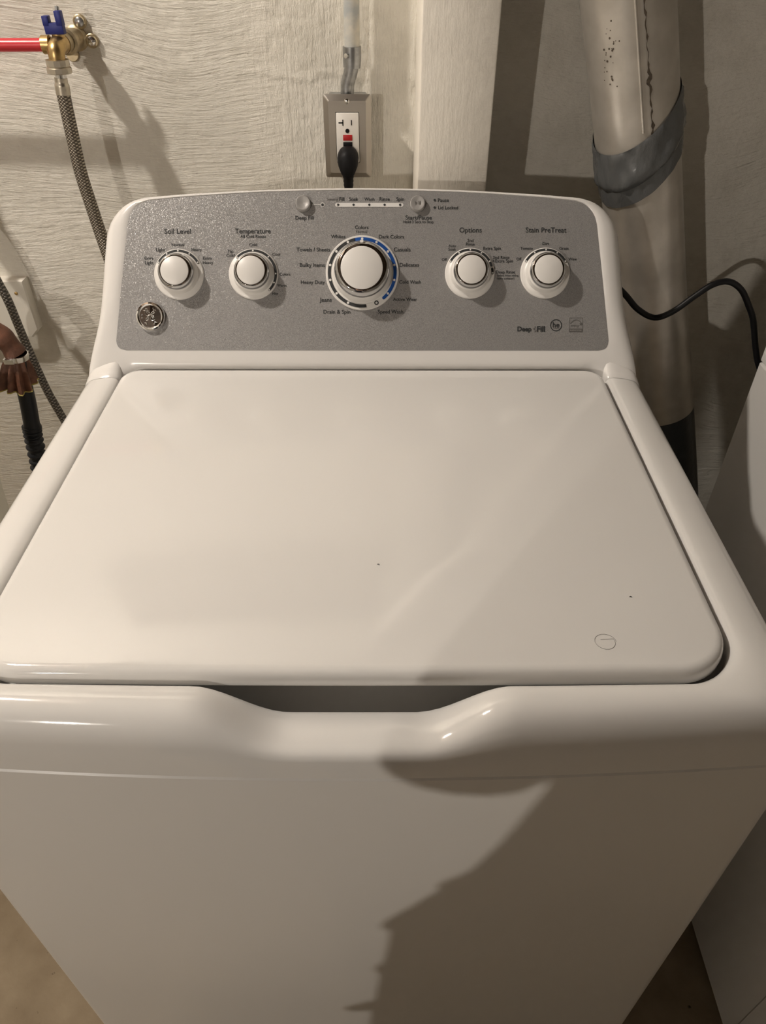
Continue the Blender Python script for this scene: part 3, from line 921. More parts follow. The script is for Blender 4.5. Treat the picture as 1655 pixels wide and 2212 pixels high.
# folded seam running down the pipe
tube('seam', [on_duct(z, R(-6), DR + 0.0008) for z in (1.9, 1.7, 1.5, 1.3, 1.25, 1.2, 1.165)], 0.0016, 'galvanized', D, n=8)
def patch(name, rows, material, parent, wob=0.0, seed=1, a0=-178, a1=178, n=90, off=0.0009):
    """band round the duct; rows = list of functions angle->z, plus radius"""
    rnd = random.Random(seed)
    ph_ = [rnd.uniform(0, 6.28) for _ in range(8)]
    vs, fs = [], []
    for j, (zf, rr) in enumerate(rows):
        for i in range(n + 1):
            a = a0 + (a1 - a0) * i / n
            wv = wob * (math.sin(a * 0.11 + 0.7 * j) + 0.7 * math.sin(a * 0.23 + ph_[1] + 0.9 * j) + 0.6 * math.sin(a * 0.37 + ph_[2] - 1.1 * j)) if 0 < j < len(rows) - 1 else 0
            vs.append(on_duct(zf(a), R(a), rr + wv))
    for j in range(len(rows) - 1):
        for i in range(n):
            fs.append((j * (n + 1) + i, j * (n + 1) + i + 1, (j + 1) * (n + 1) + i + 1, (j + 1) * (n + 1) + i))
    return pydata(name, vs, fs, material, parent, smooth=60)
def zt(top):
    return lambda a: top + 0.020 * (1 - math.cos(R(a + 25))) + 0.018 * math.sin(R(a)) 
patch('upper_tape', [(zt(1.157), DR + 0.0016), (zt(1.154), DR + 0.0022), (zt(1.146), DR + 0.0028), (zt(1.138), DR + 0.0030), (zt(1.130), DR + 0.0042), (zt(1.123), DR + 0.0052), (zt(1.117), DR + 0.0056), (zt(1.112), DR + 0.0042), (zt(1.109), DR + 0.0015)], 'duct_tape', D, wob=0.0010, seed=3)
patch('lower_tape', [(zt(1.122), DR + 0.0010), (zt(1.112), DR + 0.0014), (zt(1.100), DR + 0.0014), (zt(1.089), DR + 0.0010), (zt(1.0885), DR - 0.001)], 'duct_tape', D, wob=0.0004, seed=5)
# dark streak and pinholes left by rust beside the seam
rnd = random.Random(11)
rv, rf = [], []
for k in range(44):
    z = 1.330 - k * 0.0040
    w = 0.0007 + 0.0011 * abs(math.sin(k * 1.7)) + (0.0030 * math.exp(-((k - 27) / 2.4) ** 2)) + (0.0016 * math.exp(-((k - 41) / 2.0) ** 2))
    w *= 0.45 if 16 < k < 23 else 1.0
    a = R(4 + 0.8 * math.sin(k * 1.3) + 0.05 * k)
    rv += [on_duct(z, a - w / DR * (0.6 + 0.4 * math.sin(k * 2.1)), DR + 0.0005), on_duct(z, a + w / DR * (0.6 + 0.4 * math.cos(k * 1.9)), DR + 0.0005)]
    if k: rf.append((2 * k - 2, 2 * k - 1, 2 * k + 1, 2 * k))
pydata('rust_streak', rv, rf, 'scorch', D, smooth=0)
for k in range(34):
    z = rnd.gauss(1.258, 0.022); a = R(rnd.gauss(-42, 7)); s = rnd.uniform(0.0005, 0.0014)
    q = [on_duct(z + s * math.cos(t), a + s * math.sin(t) / DR, DR + 0.0005) for t in [i * 1.047 for i in range(6)]]
    pydata('rust_spot', q, [tuple(range(6))], 'scorch', D, smooth=0)
tag(D, 'galvanized round vent duct with grey tape round its joint', 'duct')
adopt(D)

# ---------------------------------------------------------------- conduit, outlet box, plug
CD = empty('electrical_conduit', (-0.0175, 0.893, 1.18))
tube('pipe', [(-0.0175, 0.893, ZC - 0.002), (-0.0175, 0.893, 1.6), (-0.0175, 0.893, 1.3), (-0.018, 0.893, 1.232)], 0.0108, 'conduit_paint', CD, n=24)
tube('coupling', [(-0.0182, 0.893, 1.238), (-0.0182, 0.893, 1.225), (-0.0188, 0.893, 1.2125)], lambda t: 0.0128 if t < 0.9 else 0.0122, 'zinc', CD, n=24)
lathe('set_screw', [(0.0030, 0), (0.0030, 0.004), (0.0001, 0.0042)], frame((-0.0245, 0.8815, 1.228), (-0.5, -0.85, 0.1)), 'chrome_worn', CD, n=14)
tube('offset_connector', [(-0.0190, 0.893, 1.214), (-0.0215, 0.8945, 1.204), (-0.0255, 0.8965, 1.192), (-0.0265, 0.897, 1.178)], 0.0098, 'zinc', CD, n=20, per=4)
tag(CD, 'paint-splashed metal conduit running down the wall to the outlet box', 'conduit')
adopt(CD)

OB = empty('wall_outlet', (-0.0265, WALL_Y, 1.126))
ox, oz = -0.0265, 1.126
box('box', (ox - 0.028, 0.882, oz - 0.050), (ox + 0.028, WALL_Y, oz + 0.052), 'zinc', OB, bevel=0.003)
# stainless plate with sloped border and a window for the device
def plate():
    hw, hh, y0 = 0.0345, 0.0555, 0.8752
    def ring(w, h, y, r):
        pts = []
        for cx, cz, a0 in ((w - r, h - r, 0), (-w + r, h - r, 90), (-w + r, -h + r, 180), (w - r, -h + r, 270)):
            for k in range(5):
                a = R(a0 + 22.5 * k)
                pts.append((ox + cx + r * math.cos(a), y, oz + cz + r * math.sin(a)))
        return pts
    loft('cover_plate', [ring(hw, hh, 0.8822, 0.003), ring(hw, hh, 0.8806, 0.003), ring(hw - 0.0075, hh - 0.0075, y0, 0.002), ring(0.0172, 0.0338, y0, 0.0015), ring(0.0172, 0.0338, y0 + 0.004, 0.0015)], 'stainless', OB, cap0=False, cap1=False, smooth=25)
plate()
dev = box('receptacle', (ox - 0.0165, 0.8728, oz - 0.0330), (ox + 0.0165, 0.8792, oz + 0.0330), 'outlet_white', OB, bevel=0.0012)
def slot(name, x0, z0, x1, z1, m='black_plastic', y=0.8724):
    return box(name, (ox + x0, y, oz + z0), (ox + x1, 0.8732, oz + z1), m, dev)
slot('slot', -0.0072, 0.0165, -0.0058, 0.0245)
slot('slot', -0.0128, 0.0196, -0.0060, 0.0212)
slot('slot', 0.0052, 0.0172, 0.0066, 0.0240)
lathe('ground_hole', [(0.0030, 0), (0.0030, 0.0006), (0.0001, 0.0006)], frame((ox - 0.0002, 0.8729, oz + 0.0098), (0, -1, 0)), 'black_plastic', dev, n=16)
box('reset_button', (ox - 0.0068, 0.8716, oz - 0.0030), (ox + 0.0066, 0.8732, oz + 0.0045), 'red_plastic', dev, bevel=0.0004)
box('test_button', (ox - 0.0068, 0.8716, oz - 0.0105), (ox + 0.0066, 0.8732, oz - 0.0050), 'black_plastic', dev, bevel=0.0004)
for dz in (0.0475, -0.0475):
    sc = lathe('plate_screw', [(0.0036, 0), (0.0034, 0.0010), (0.0020, 0.0018), (0.0001, 0.0020)], frame((ox, 0.8752, oz + dz), (0, -1, 0)), 'chrome_worn', OB, n=18)
tag(OB, 'outlet with stainless cover plate and red reset button above the washer', 'outlet')
adopt(OB)

PC = empty('power_cord', (ox, 0.80, 0.95))
pl = []
def ell(cx, y, cz, rx, rz, n=20):
    return [(cx + rx * math.cos(2 * math.pi * k / n), y, cz + rz * math.sin(2 * math.pi * k / n)) for k in range(n)]
pz = oz - 0.0265
loft('plug', [ell(ox, 0.8722, pz + 0.004, 0.0135, 0.0120), ell(ox, 0.8690, pz + 0.004, 0.0150, 0.0140), ell(ox, 0.8640, pz + 0.002, 0.0158, 0.0155), ell(ox, 0.8560, pz - 0.002, 0.0150, 0.0170), ell(ox, 0.8500, pz - 0.007, 0.0120, 0.0165), ell(ox, 0.8480, pz - 0.010, 0.0070, 0.0120)], 'black_plastic', PC, smooth=60)
tube('strain_relief', [(ox, 0.858, pz - 0.012), (ox, 0.857, pz - 0.024), (ox, 0.857, pz - 0.040)], lambda t: 0.0092 - 0.0032 * t + (0.0006 if int(t * 12) % 2 else 0), 'black_plastic', PC, n=18, per=8)
tube('cord', [(ox, 0.857, pz - 0.034), (ox, 0.856, pz - 0.07), (ox - 0.002, 0.85, pz - 0.13), (ox + 0.01, 0.83, pz - 0.22), (ox + 0.03, 0.78, 0.78), (ox + 0.05, 0.72, 0.74), (ox + 0.06, 0.667, 0.74)], 0.0050, 'rubber_black', PC, n=14, per=8)
tag(PC, 'black plug and cord in the wall outlet behind the washer', 'power cord')
adopt(PC)

# cord looping from the washer to the dryer
cc = tube('looped_cord', [(0.300, 0.700, 1.010), (0.335, 0.702, 0.990), (0.3685, 0.698, 0.964), (0.392, 0.695, 0.942), (0.418, 0.692, 0.9305), (0.441, 0.690, 0.9405), (0.466, 0.690, 0.9635), (0.487, 0.690, 0.9805), (0.508, 0.690, 0.9850), (0.529, 0.690, 0.9735), (0.546, 0.688, 0.951), (0.559, 0.686, 0.929), (0.572, 0.680, 0.892), (0.582, 0.672, 0.866), (0.598, 0.668, 0.845), (0.620, 0.668, 0.835), (0.66, 0.67, 0.84)], 0.0043, 'rubber_black', None, n=14, per=6)
tag(cc, 'black cord looping through the air from the washer to the dryer', 'cord')

# ---------------------------------------------------------------- shut-off valve, red pipe, braided hoses
def shutoff_valve(vx, vz, handle, label):
    V = empty('shutoff_valve', (vx, WALL_Y, vz))
    lathe('wall_flange', [(0.0001, 0), (0.016, 0), (0.016, 0.003), (0.0125, 0.006), (0.0125, 0.012)], frame((vx + 0.002, WALL_Y, vz), (0, -1, 0)), 'brass_pale', V, n=28)
    for ang in (62, -8, -118):
        ex, ez = math.cos(R(ang)), math.sin(R(ang))
        c = Vector((vx + 0.002 + ex * 0.022, WALL_Y - 0.0022, vz + ez * 0.022))
        ear = lathe('ear', [(0.0090, -0.0022), (0.0090, 0.0020), (0.0080, 0.0028), (0.0001, 0.0028)], frame(c, (0, -1, 0)), 'brass_pale', V, n=20)
        if ang != -118:
            lathe('screw', [(0.0062, 0.0028), (0.0058, 0.0046), (0.0034, 0.0060), (0.0001, 0.0062)], frame(c, (0, -1, 0)), 'zinc' if ang > 0 else 'chrome_worn', ear, n=18)
    tube('body', [(vx + 0.002, 0.910, vz), (vx, 0.888, vz), (vx - 0.001, 0.866, vz - 0.0005)], lambda t: 0.0135 if t < 0.45 else 0.0125, 'brass_pale', V, n=24, per=5)
    lathe('body_collar', [(0.0125, 0), (0.0160, 0.001), (0.0165, 0.006), (0.0160, 0.011), (0.0125, 0.012)], frame((vx, 0.891, vz), (0, -1, 0)), 'brass_pale', V, n=28)
    tube('outlet_elbow', [(vx - 0.001, 0.874, vz), (vx - 0.002, 0.858, vz - 0.001), (vx - 0.003, 0.848, vz - 0.005), (vx - 0.0035, 0.845, vz - 0.011), (vx - 0.004, 0.8445, vz - 0.018)], lambda t: 0.0125 - 0.0022 * t, 'brass', V, n=24, per=5)
    lathe('pipe_socket', [(0.0085, 0), (0.0112, 0.001), (0.0112, 0.011), (0.0085, 0.012)], frame((vx - 0.024, 0.858, vz - 0.0005), (1, 0, 0)), 'brass', V, n=24)
    lathe('valve_stem', [(0.0085, 0), (0.0085, 0.008), (0.0055, 0.009), (0.0055, 0.012)], frame((vx - 0.001, 0.862, vz + 0.006), (0, 0, 1)), 'brass', V, n=20)
    hd = box('handle', (-0.0125, -0.0055, 0.0), (0.0125, 0.0055, 0.014), handle, V, bevel=0.0012, mtx=Matrix.Translation((vx - 0.002, 0.858, vz + 0.0115)) @ Matrix.Diagonal((1.0, 1.0, 0.92, 1)))
    for sx in (-1, 1):
        box('handle_wing', (sx * 0.0088 - 0.0042, -0.0058, 0.010), (sx * 0.0088 + 0.0042, 0.0058, 0.0255 + 0.003 * sx), handle, hd, bevel=0.0012, mtx=Matrix.Translation((vx - 0.002, 0.858, vz + 0.0115)) @ Matrix.Diagonal((1.0, 1.0, 0.92, 1)))
    lathe('stem_screw', [(0.0028, 0), (0.0028, 0.006), (0.0001, 0.0065)], frame((vx + 0.005, 0.861, vz + 0.036), (0.15, 0.2, 1)), 'zinc', V, n=12)
    lathe('union_nut', [(0.0095, 0.0), (0.0150, 0.0005), (0.0152, 0.0080), (0.0146, 0.0088), (0.0162, 0.0100), (0.0164, 0.0158), (0.0155, 0.0166), (0.0095, 0.0170)], frame((vx - 0.0042, 0.8445, vz - 0.0150), (-0.02, 0, -1)), 'nickel', V, n=12, smooth=20)
    tag(V, label, 'valve', 'brass shut-off valves on the wall')
    adopt(V)
vx, vz = -0.4090, 1.2440
shutoff_valve(vx, vz, 'handle_blue', 'brass shut-off valve with blue handle at the end of the red pipe')
shutoff_valve(-0.660, 1.150, 'handle_blue', 'brass shut-off valve above the grey braided hose')

RP = tube('red_water_pipe', [(XL + 0.002, 0.862, 1.238), (-1.2, 0.861, 1.240), (-0.6, 0.859, 1.2425), (vx - 0.018, 0.858, 1.2435)], 0.0080, 'pex_red', None, n=24, smooth=60)
tag(RP, 'red plastic water pipe feeding the brass valve', 'pipe')

H1 = empty('braided_hose', (-0.40, 0.80, 0.85))
tube('hose_tail', [(vx - 0.0045, 0.8445, vz - 0.028), (vx - 0.0055, 0.8442, vz - 0.048)], 0.0075, 'chrome_worn', H1, n=20)
tube('ferrule', [(vx - 0.0052, 0.8443, vz - 0.037), (vx - 0.0060, 0.844, vz - 0.047), (vx - 0.0068, 0.8437, vz - 0.057)], lambda t: 0.0085 if t < 0.35 else 0.0097, 'nickel', H1, n=24, per=6)
hp = [(vx - 0.0066, 0.8437, vz - 0.054), (-0.4165, 0.842, 1.150), (-0.4165, 0.838, 1.089), (-0.4110, 0.834, 1.037), (-0.4040, 0.828, 0.988), (-0.390, 0.812, 0.92), (-0.370, 0.775, 0.86), (-0.34, 0.74, 0.84), (-0.31, 0.685, 0.83)]
tube('braided_sleeve', hp, 0.0092, 'braid', H1, n=24, per=10, smooth=60)
tag(H1, 'braided steel hose hanging from the brass valve behind the washer', 'hose')
adopt(H1)
H2 = tube('braided_hose', [(-0.6645, 0.8442, 1.118), (-0.6600, 0.844, 1.08), (-0.628, 0.841, 1.02), (-0.606, 0.84, 0.975), (-0.593, 0.84, 0.915), (-0.588, 0.84, 0.886), (-0.585, 0.84, 0.837), (-0.580, 0.84, 0.777), (-0.573, 0.84, 0.717), (-0.559, 0.838, 0.655), (-0.535, 0.82, 0.58), (-0.49, 0.78, 0.52), (-0.42, 0.74, 0.50), (-0.33, 0.69, 0.52)], 0.0070, 'braid_grey', None, n=18, per=8, smooth=60)
tag(H2, 'grey braided hose crossing in front of the white wall box', 'hose')

# white box on the wall at the left edge
WB = empty('wall_box', (-0.64, WALL_Y, 0.85))
def wb_loop(y, ins):
    c = 0.014
    x0, x1, z0, z1 = -0.720 + ins, -0.5845 - ins, 0.7960 + ins, 0.9000 - ins
    return [(x0 + c, y, z0), (x1 - c, y, z0), (x1, y, z0 + c), (x1, y, z1), (x0, y, z1), (x0, y, z0 + c)]
loft('housing', [wb_loop(WALL_Y, 0), wb_loop(0.9020, 0), wb_loop(0.8990, 0.002)], 'box_white', WB, smooth=20)
lathe('cover_screw', [(0.0030, 0), (0.0028, 0.0010), (0.0001, 0.0016)], frame((-0.602, 0.8990, 0.878), (0, -1, 0)), 'brass', WB, n=14)
tag(WB, 'white plastic box with clipped lower corners on the wall, left of the washer', 'wall box')
adopt(WB)

# drain hose with a nylon lint catcher clamped on its end
DH = empty('drain_hose', (-0.40, 0.60, 0.50))
def corr(t):
    return 0.0135 + 0.0022 * math.sin(t * 2 * math.pi * 26)
tube('corrugated_hose', [(-0.5690, 0.742, 0.712), (-0.5715, 0.740, 0.690), (-0.5770, 0.738, 0.640), (-0.5815, 0.732, 0.590), (-0.578, 0.715, 0.52), (-0.54, 0.70, 0.455), (-0.45, 0.71, 0.43), (-0.33, 0.695, 0.44)], corr, 'hose_black', DH, n=20, per=32, smooth=60)
tube('hose_cuff', [(-0.5520, 0.742, 0.838), (-0.5560, 0.742, 0.800), (-0.5605, 0.742, 0.760), (-0.5650, 0.742, 0.730), (-0.5690, 0.742, 0.706)], lambda t: 0.0130 + (0.002 if t > 0.9 else 0), 'hose_black', DH, n=24, per=4)
tag(DH, 'black corrugated drain hose rising beside the washer', 'hose')
adopt(DH)
LT = empty('lint_catcher', (-0.55, 0.742, 0.80))
tube('stocking', [(-0.690, 0.500, 0.780), (-0.688, 0.520, 0.840), (-0.672, 0.560, 0.895), (-0.640, 0.635, 0.915), (-0.606, 0.705, 0.910), (-0.578, 0.736, 0.892), (-0.560, 0.741, 0.868), (-0.552, 0.742, 0.846)], lambda t: 0.020 - 0.004 * t + 0.0012 * math.sin(t * 40), 'nylon_brown', LT, n=24, per=8)
lathe('hose_clamp', [(0.0160, 0), (0.0176, 0.0004), (0.0180, 0.0045), (0.0176, 0.0090), (0.0160, 0.0094)], frame((-0.5525, 0.742, 0.838), (0.12, 0, 1)), 'chrome_worn', LT, n=36)
box('clamp_screw', (-0.008, -0.004, -0.0045), (0.008, 0.004, 0.0045), 'chrome', LT, bevel=0.0012, mtx=Matrix.Translation((-0.5560, 0.7235, 0.843)))
sk, hem = [], []
NSK = 60
for j, (zz, r0, am) in enumerate(((0.842, 0.0155, 0.0005), (0.830, 0.0190, 0.0025), (0.812, 0.0235, 0.0045), (0.790, 0.0265, 0.0060))):
    sk.append([(-0.554 + (r0 + am * math.sin(11 * a + j * 0.3)) * math.cos(a) - 0.004 * j, 0.742 + (r0 + am * math.sin(11 * a + j * 0.3)) * math.sin(a), zz + 0.004 * math.sin(3 * a + 1) * (j / 3)) for a in [2 * math.pi * k / NSK for k in range(NSK)]])
loft('stocking_cuff', sk, 'nylon_brown', LT, cap0=False, cap1=False, smooth=60)
tube('hem', [Vector(p) for p in sk[-1]] + [Vector(sk[-1][0])], 0.0011, 'hem_yellow', LT, n=6)
tag(LT, 'brown nylon lint catcher clamped on the end of the drain hose', 'lint catcher')
adopt(LT)

# laundry tub at the far left
TB = empty('laundry_tub', (-0.784, 0.47, 0))
def tb(hx, hy, z, r, cx=-0.784, cy=0.470):
    hy = hy - 0.149
    p = rrect(hx, -hy, hy, r, r, 0.0)
    return [(cx + x, cy + y, z) for x, y in p]
loft('basin', [tb(0.210, 0.215, 0.50, 0.06), tb(0.245, 0.250, 0.53, 0.06), tb(0.262, 0.262, 0.80, 0.06), tb(0.266, 0.266, 0.842, 0.06), tb(0.250, 0.250, 0.842, 0.05), tb(0.240, 0.240, 0.81, 0.05), tb(0.225, 0.225, 0.56, 0.05), tb(0.20, 0.20, 0.53, 0.05)], 'tub_plastic', TB, smooth=40)
loft('rim', [tb(0.266, 0.266, 0.835, 0.06), tb(0.282, 0.282, 0.838, 0.065), tb(0.284, 0.284, 0.852, 0.065), tb(0.278, 0.278, 0.860, 0.06), tb(0.250, 0.250, 0.860, 0.05), tb(0.248, 0.248, 0.842, 0.05)], 'tub_plastic', TB, cap0=False, cap1=False, smooth=40)
for sx in (-1, 1):
    for sy in (-1, 1):
        a = Vector((-0.784 + sx * 0.19, 0.470 + sy * 0.07, 0.53)); b = Vector((-0.784 + sx * 0.22, 0.470 + sy * 0.08, 0.0))
        tube('leg', [a, b], 0.016, 'tub_plastic', TB, n=12)
tag(TB, 'off-white plastic laundry tub on legs left of the washer', 'laundry tub')
adopt(TB)

# ---------------------------------------------------------------- dryer at the right
DX0, DX1, DY0, DY1 = 0.565, 1.250, -0.02, 0.645
DR_ = empty('clothes_dryer', ((DX0 + DX1) / 2, 0.31, 0))
def dr_out(ins):
    return [((DX0 + DX1) / 2 + x, y) for x, y in rrect((DX1 - DX0) / 2 - ins, DY0 + ins, DY1 - ins, 0.012, 0.006, 0.03)]
loft('cabinet', [[(x, y, 0.022) for x, y in dr_out(0.004)], [(x, y, 0.026) for x, y in dr_out(0)], [(x, y, 0.884) for x, y in dr_out(0)], [(x, y, 0.886) for x, y in dr_out(0.003)]], 'enamel_side', DR_)
loft('top_cover', [[(x, y, 0.888) for x, y in dr_out(0.003)], [(x, y, 0.890) for x, y in dr_out(0.0)], [(x, y, 0.912) for x, y in dr_out(0.0)], [(x, y, 0.922) for x, y in dr_out(0.004)], [(x, y, 0.928) for x, y in dr_out(0.014)]], 'enamel', DR_)
loft('console', [[(x, 0.500, 0.929), (x, 0.515, 0.955), (x, 0.600, 1.100), (x, 0.615, 1.115), (x, 0.655, 1.105), (x, 0.665, 1.08), (x, 0.665, 0.929)] for x in (DX0 + 0.012, DX0 + 0.03, DX1 - 0.03, DX1 - 0.012)], 'plastic_white', DR_, smooth=25)
box('control_panel', (DX0 + 0.06, -0.001, 0.01), (DX1 - 0.06, 0.001, 0.155), 'metallic_panel', DR_, mtx=Matrix.Translation((0, 0.5145, 0.958)) @ Matrix.Rotation(R(-30.4), 4, 'X'))
lathe('knob', [(0.032, 0), (0.031, 0.004), (0.026, 0.006), (0.024, 0.024), (0.0001, 0.026)], frame((1.06, 0.557, 1.03), (0, -0.862, 0.506)), 'knob_white', DR_, n=32)
box('door', (0.66, DY0 - 0.012, 0.30), (1.155, DY0 + 0.012, 0.80), 'enamel', DR_, bevel=0.008)
box('side_seam', (DX0 - 0.0006, 0.053, 0.03), (DX0 + 0.002, 0.0545, 0.884), 'button_grey', DR_)
for x in (DX0 + 0.06, DX1 - 0.06):
    for y in (0.06, 0.58):
        lathe('levelling_foot', [(0.0001, 0), (0.02, 0), (0.02, 0.008), (0.008, 0.012), (0.008, 0.024)], Matrix.Translation((x, y, 0)), 'black_plastic', DR_, n=18)
tag(DR_, 'white clothes dryer standing right of the washer', 'dryer')
adopt(DR_)

# ---------------------------------------------------------------- the person holding the phone (behind the lens; casts the shadow on the front)
PX, PY = -0.155, -0.66
def person():
    J, E_, RAD = [], [], []
    def add(p, r, parent=None):
        J.append(Vector(p)); RAD.append(r)
        if parent is not None: E_.append((parent, len(J) - 1))
        return len(J) - 1
    pel = add((PX, PY, 0.92), (0.155, 0.115))
    wai = add((PX, PY + 0.00, 1.06), (0.118, 0.098), pel)
    che = add((PX, PY - 0.01, 1.24), (0.115, 0.100), wai)
    sho = add((PX, PY - 0.02, 1.37), (0.110, 0.080), che)
    nec = add((PX, PY + 0.00, 1.445), (0.050, 0.052), sho)
    hb = add((PX + 0.01, PY + 0.03, 1.505), (0.062, 0.075), nec)
    hm = add((PX + 0.012, PY + 0.045, 1.575), (0.072, 0.090), hb)
    add((PX + 0.012, PY + 0.035, 1.645), (0.056, 0.070), hm)
    for sx in (-1, 1):
        hip = add((PX + sx * 0.095, PY, 0.84), (0.088, 0.092), pel)
        kn = add((PX + sx * 0.105, PY + 0.015, 0.48), (0.058, 0.060), hip)
        an = add((PX + sx * 0.11, PY - 0.02, 0.10), (0.036, 0.040), kn)
        add((PX + sx * 0.12, PY + 0.12, 0.035), (0.038, 0.028), add((PX + sx * 0.112, PY, 0.045), (0.040, 0.036), an))
    fingers = []
    for sx, elb, wr, palm in ((-1, (-0.272, -0.545, 1.092), (-0.125, -0.385, 1.315), (-0.060, -0.345, 1.375)), (1, (0.085, -0.545, 1.100), (0.110, -0.385, 1.315), (0.098, -0.345, 1.370))):
        sh = add((PX + sx * 0.122, PY - 0.02, 1.368), (0.050, 0.050), sho)
        el = add(elb, (0.047, 0.047), sh)
        mid = add(Vector(elb).lerp(Vector(wr), 0.35), (0.044, 0.042), el)
        w = add(wr, (0.030, 0.026), mid)
        pa = add(palm, (0.027, 0.019), w)
        # four fingers curl round the back of the phone, thumb on its face
        side = 1 if sx < 0 else -1
        for k in range(4):
            b = Vector(palm) + Vector((0.004 * side, 0.002 + 0.004 * k, 0.026 - 0.018 * k))
            c = b + Vector((0.022 * side, 0.012, 0.012 - 0.004 * k))
            d = c + Vector((0.020 * side, 0.004, 0.004 - 0.003 * k))
            f = d + Vector(((0.014 - 0.003 * (k == 3)) * side, -0.004, -0.002))
            a1 = add(b, (0.0095, 0.0095), pa); a2 = add(c, (0.0088, 0.0088), a1); a3 = add(d, (0.0082, 0.0082), a2); add(f, (0.0072, 0.0072), a3)
        t0 = add(Vector(palm) + Vector((0.004 * side, -0.026, 0.000)), (0.0125, 0.0125), pa)
        t1 = add(Vector(palm) + Vector((0.022 * side, -0.036, 0.012)), (0.0105, 0.0105), t0)
        add(Vector(palm) + Vector((0.042 * side, -0.036, 0.016)), (0.0085, 0.0085), t1)
    me = bpy.data.meshes.new('person')
    me.from_pydata(J, E_, [])
    ob = bpy.data.objects.new('person_skeleton', me); COL.objects.link(ob)
    sk_ = ob.modifiers.new('skin', 'SKIN'); sk_.use_smooth_shade = True
    for v, r in zip(me.skin_vertices[0].data, RAD):
        v.radius = r
    me.skin_vertices[0].data[0].use_root = True
    sb = ob.modifiers.new('sub', 'SUBSURF'); sb.levels = 2; sb.render_levels = 2
    bpy.context.view_layer.update()
    res = bpy.data.meshes.new_from_object(ob.evaluated_get(bpy.context.evaluated_depsgraph_get()))
    bpy.data.objects.remove(ob, do_unlink=True)
    res.name = 'body'
    # clothes painted on by region: knit top, jeans, shoes; skin at head and hands
    res.materials.clear()
    root = empty('person', (PX, PY, 0))
    body = link('body', res, ['skin', 'knit', 'denim', 'shoe'], root, 60)
    for p in res.polygons:
        c = p.center
        if c.z < 0.075: p.material_index = 3
        elif c.z < 0.90: p.material_index = 2
        elif c.z > 1.43: p.material_index = 0
        elif c.y > -0.385: p.material_index = 0
        else: p.material_index = 1
    # hair
    hv, hf = [], []
    n, mm = 28, 12
    for j in range(mm + 1):
        th = R(118) * j / mm
        for i in range(n):
            a = 2 * math.pi * i / n
            back = 0.5 - 0.5 * math.sin(a)      # 1 at the back, 0 at the face
            t2 = th * (0.62 + 0.38 * back)
            hv.append((PX + 0.012 + 0.088 * math.sin(t2) * math.cos(a), PY + 0.030 + 0.105 * math.sin(t2) * math.sin(a), 1.600 + 0.112 * math.cos(t2) - 0.10 * back * (j / mm) ** 2))
    for j in range(mm):
        for i in range(n):
            hf.append((j * n + i, j * n + (i + 1) % n, (j + 1) * n + (i + 1) % n, (j + 1) * n + i))
    pydata('hair', hv, hf, 'hair', root, smooth=60)
    # face: eyes, nose, mouth, ears
    fy = PY + 0.045 + 0.088
    for sx in (-1, 1):
        bm = bmesh.new(); bmesh.ops.create_uvsphere(bm, u_segments=14, v_segments=10, radius=0.012, matrix=Matrix.Translation((PX + 0.012 + sx * 0.030, fy - 0.014, 1.575)))
        bmobj('eye', bm, 'ink_white', root)
        bm = bmesh.new(); bmesh.ops.create_uvsphere(bm, u_segments=12, v_segments=8, radius=0.02, matrix=Matrix.Translation((PX + 0.012 + sx * 0.074, PY + 0.04, 1.565)) @ Matrix.Diagonal((0.35, 0.8, 1.4, 1)))
        bmobj('ear', bm, 'skin', root)
    tube('nose', [(PX + 0.012, fy - 0.008, 1.578), (PX + 0.012, fy + 0.006, 1.556), (PX + 0.012, fy + 0.008, 1.545)], lambda t: 0.006 + 0.006 * t, 'skin', root, n=10, per=4)
    tube('mouth', [(PX - 0.010, fy - 0.010, 1.515), (PX + 0.012, fy - 0.003, 1.514), (PX + 0.034, fy - 0.010, 1.515)], 0.004, 'red_plastic', root, n=8, per=4)
    # open cardigan with a fringed edge hanging at the sides
    rnd = random.Random(4)
    for sx in (-1, 1):
        top = []
        rows = [(1.415, 0.09), (1.345, 0.125), (1.214, 0.132), (1.134, 0.118), (1.094, 0.12), (1.034, 0.14), (0.979, 0.166), (0.964, 0.182), (0.931, 0.207), (0.874, 0.212), (0.809, 0.218), (0.714, 0.226), (0.584, 0.235), (0.434, 0.24)]
        vs, fs = [], []
        nn = 26
        for z, hw in rows:
            for i in range(nn + 1):
                a = R(-75 + 165 * i / nn)
                x = PX + sx * hw * math.cos(a) ; y = PY - 0.135 * math.sin(a) * (0.7 + hw)
                vs.append((x, y, z + rnd.uniform(-0.004, 0.004)))
        for j in range(len(rows) - 1):
            for i in range(nn):
                fs.append((j * (nn + 1) + i, j * (nn + 1) + i + 1, (j + 1) * (nn + 1) + i + 1, (j + 1) * (nn + 1) + i))
        cg = pydata('cardigan', vs, fs, 'knit', root, smooth=60)
        sol = cg.modifiers.new('thick', 'SOLIDIFY'); sol.thickness = 0.006
        for z, out in ((1.004, 0.030), (0.939, 0.018), (0.769, 0.036), (0.854, 0.014), (0.654, 0.020)):
            hw = (0.160 if z > 0.97 else 0.206 + (0.934 - z) * 0.09)
            tube('fringe', [(PX + sx * (hw - 0.03), PY, z + 0.020), (PX + sx * (hw + 0.004), PY, z + 0.008), (PX + sx * (hw + out), PY + 0.004, z - 0.006)], lambda t: 0.020 * (1 - t) + 0.0035, 'knit', cg, n=8, per=4)
    tag(root, 'person in a dark knit cardigan holding up a phone behind the lens', 'person')
    adopt(root)
person()
ph_o = empty('phone', (0.0244, -0.31, 1.36))
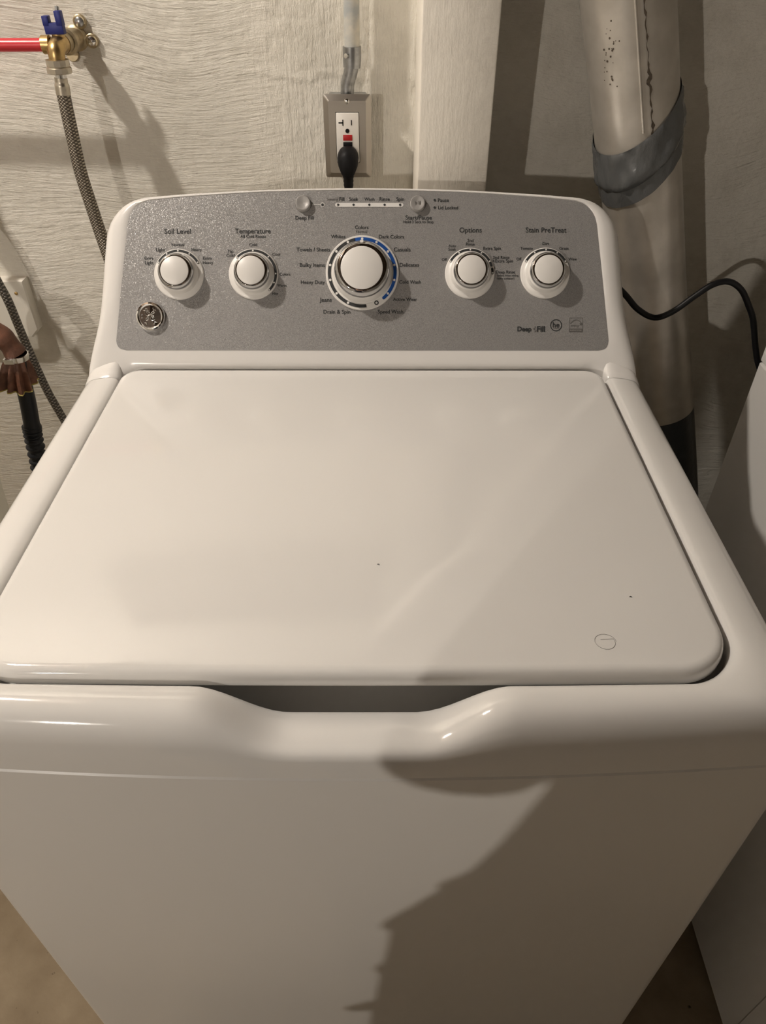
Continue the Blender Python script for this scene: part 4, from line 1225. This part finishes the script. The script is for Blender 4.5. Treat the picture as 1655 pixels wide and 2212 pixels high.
# the phone lies in the picture plane, its lens just behind the viewpoint
pm = Matrix((_right, _up, -_fwd)).transposed().to_4x4(); pm.translation = Vector((0.0244, -0.2942, 1.3857)) - _fwd * 0.014
box('phone_body', (-0.020, -0.128, 0.0), (0.056, 0.022, 0.008), 'phone_black', ph_o, bevel=0.0035, mtx=pm)
box('camera_bump', (-0.016, -0.016, -0.002), (0.022, 0.018, 0.001), 'phone_black', ph_o, bevel=0.001, mtx=pm)
tag(ph_o, 'black phone held up in both hands', 'phone')
adopt(ph_o)
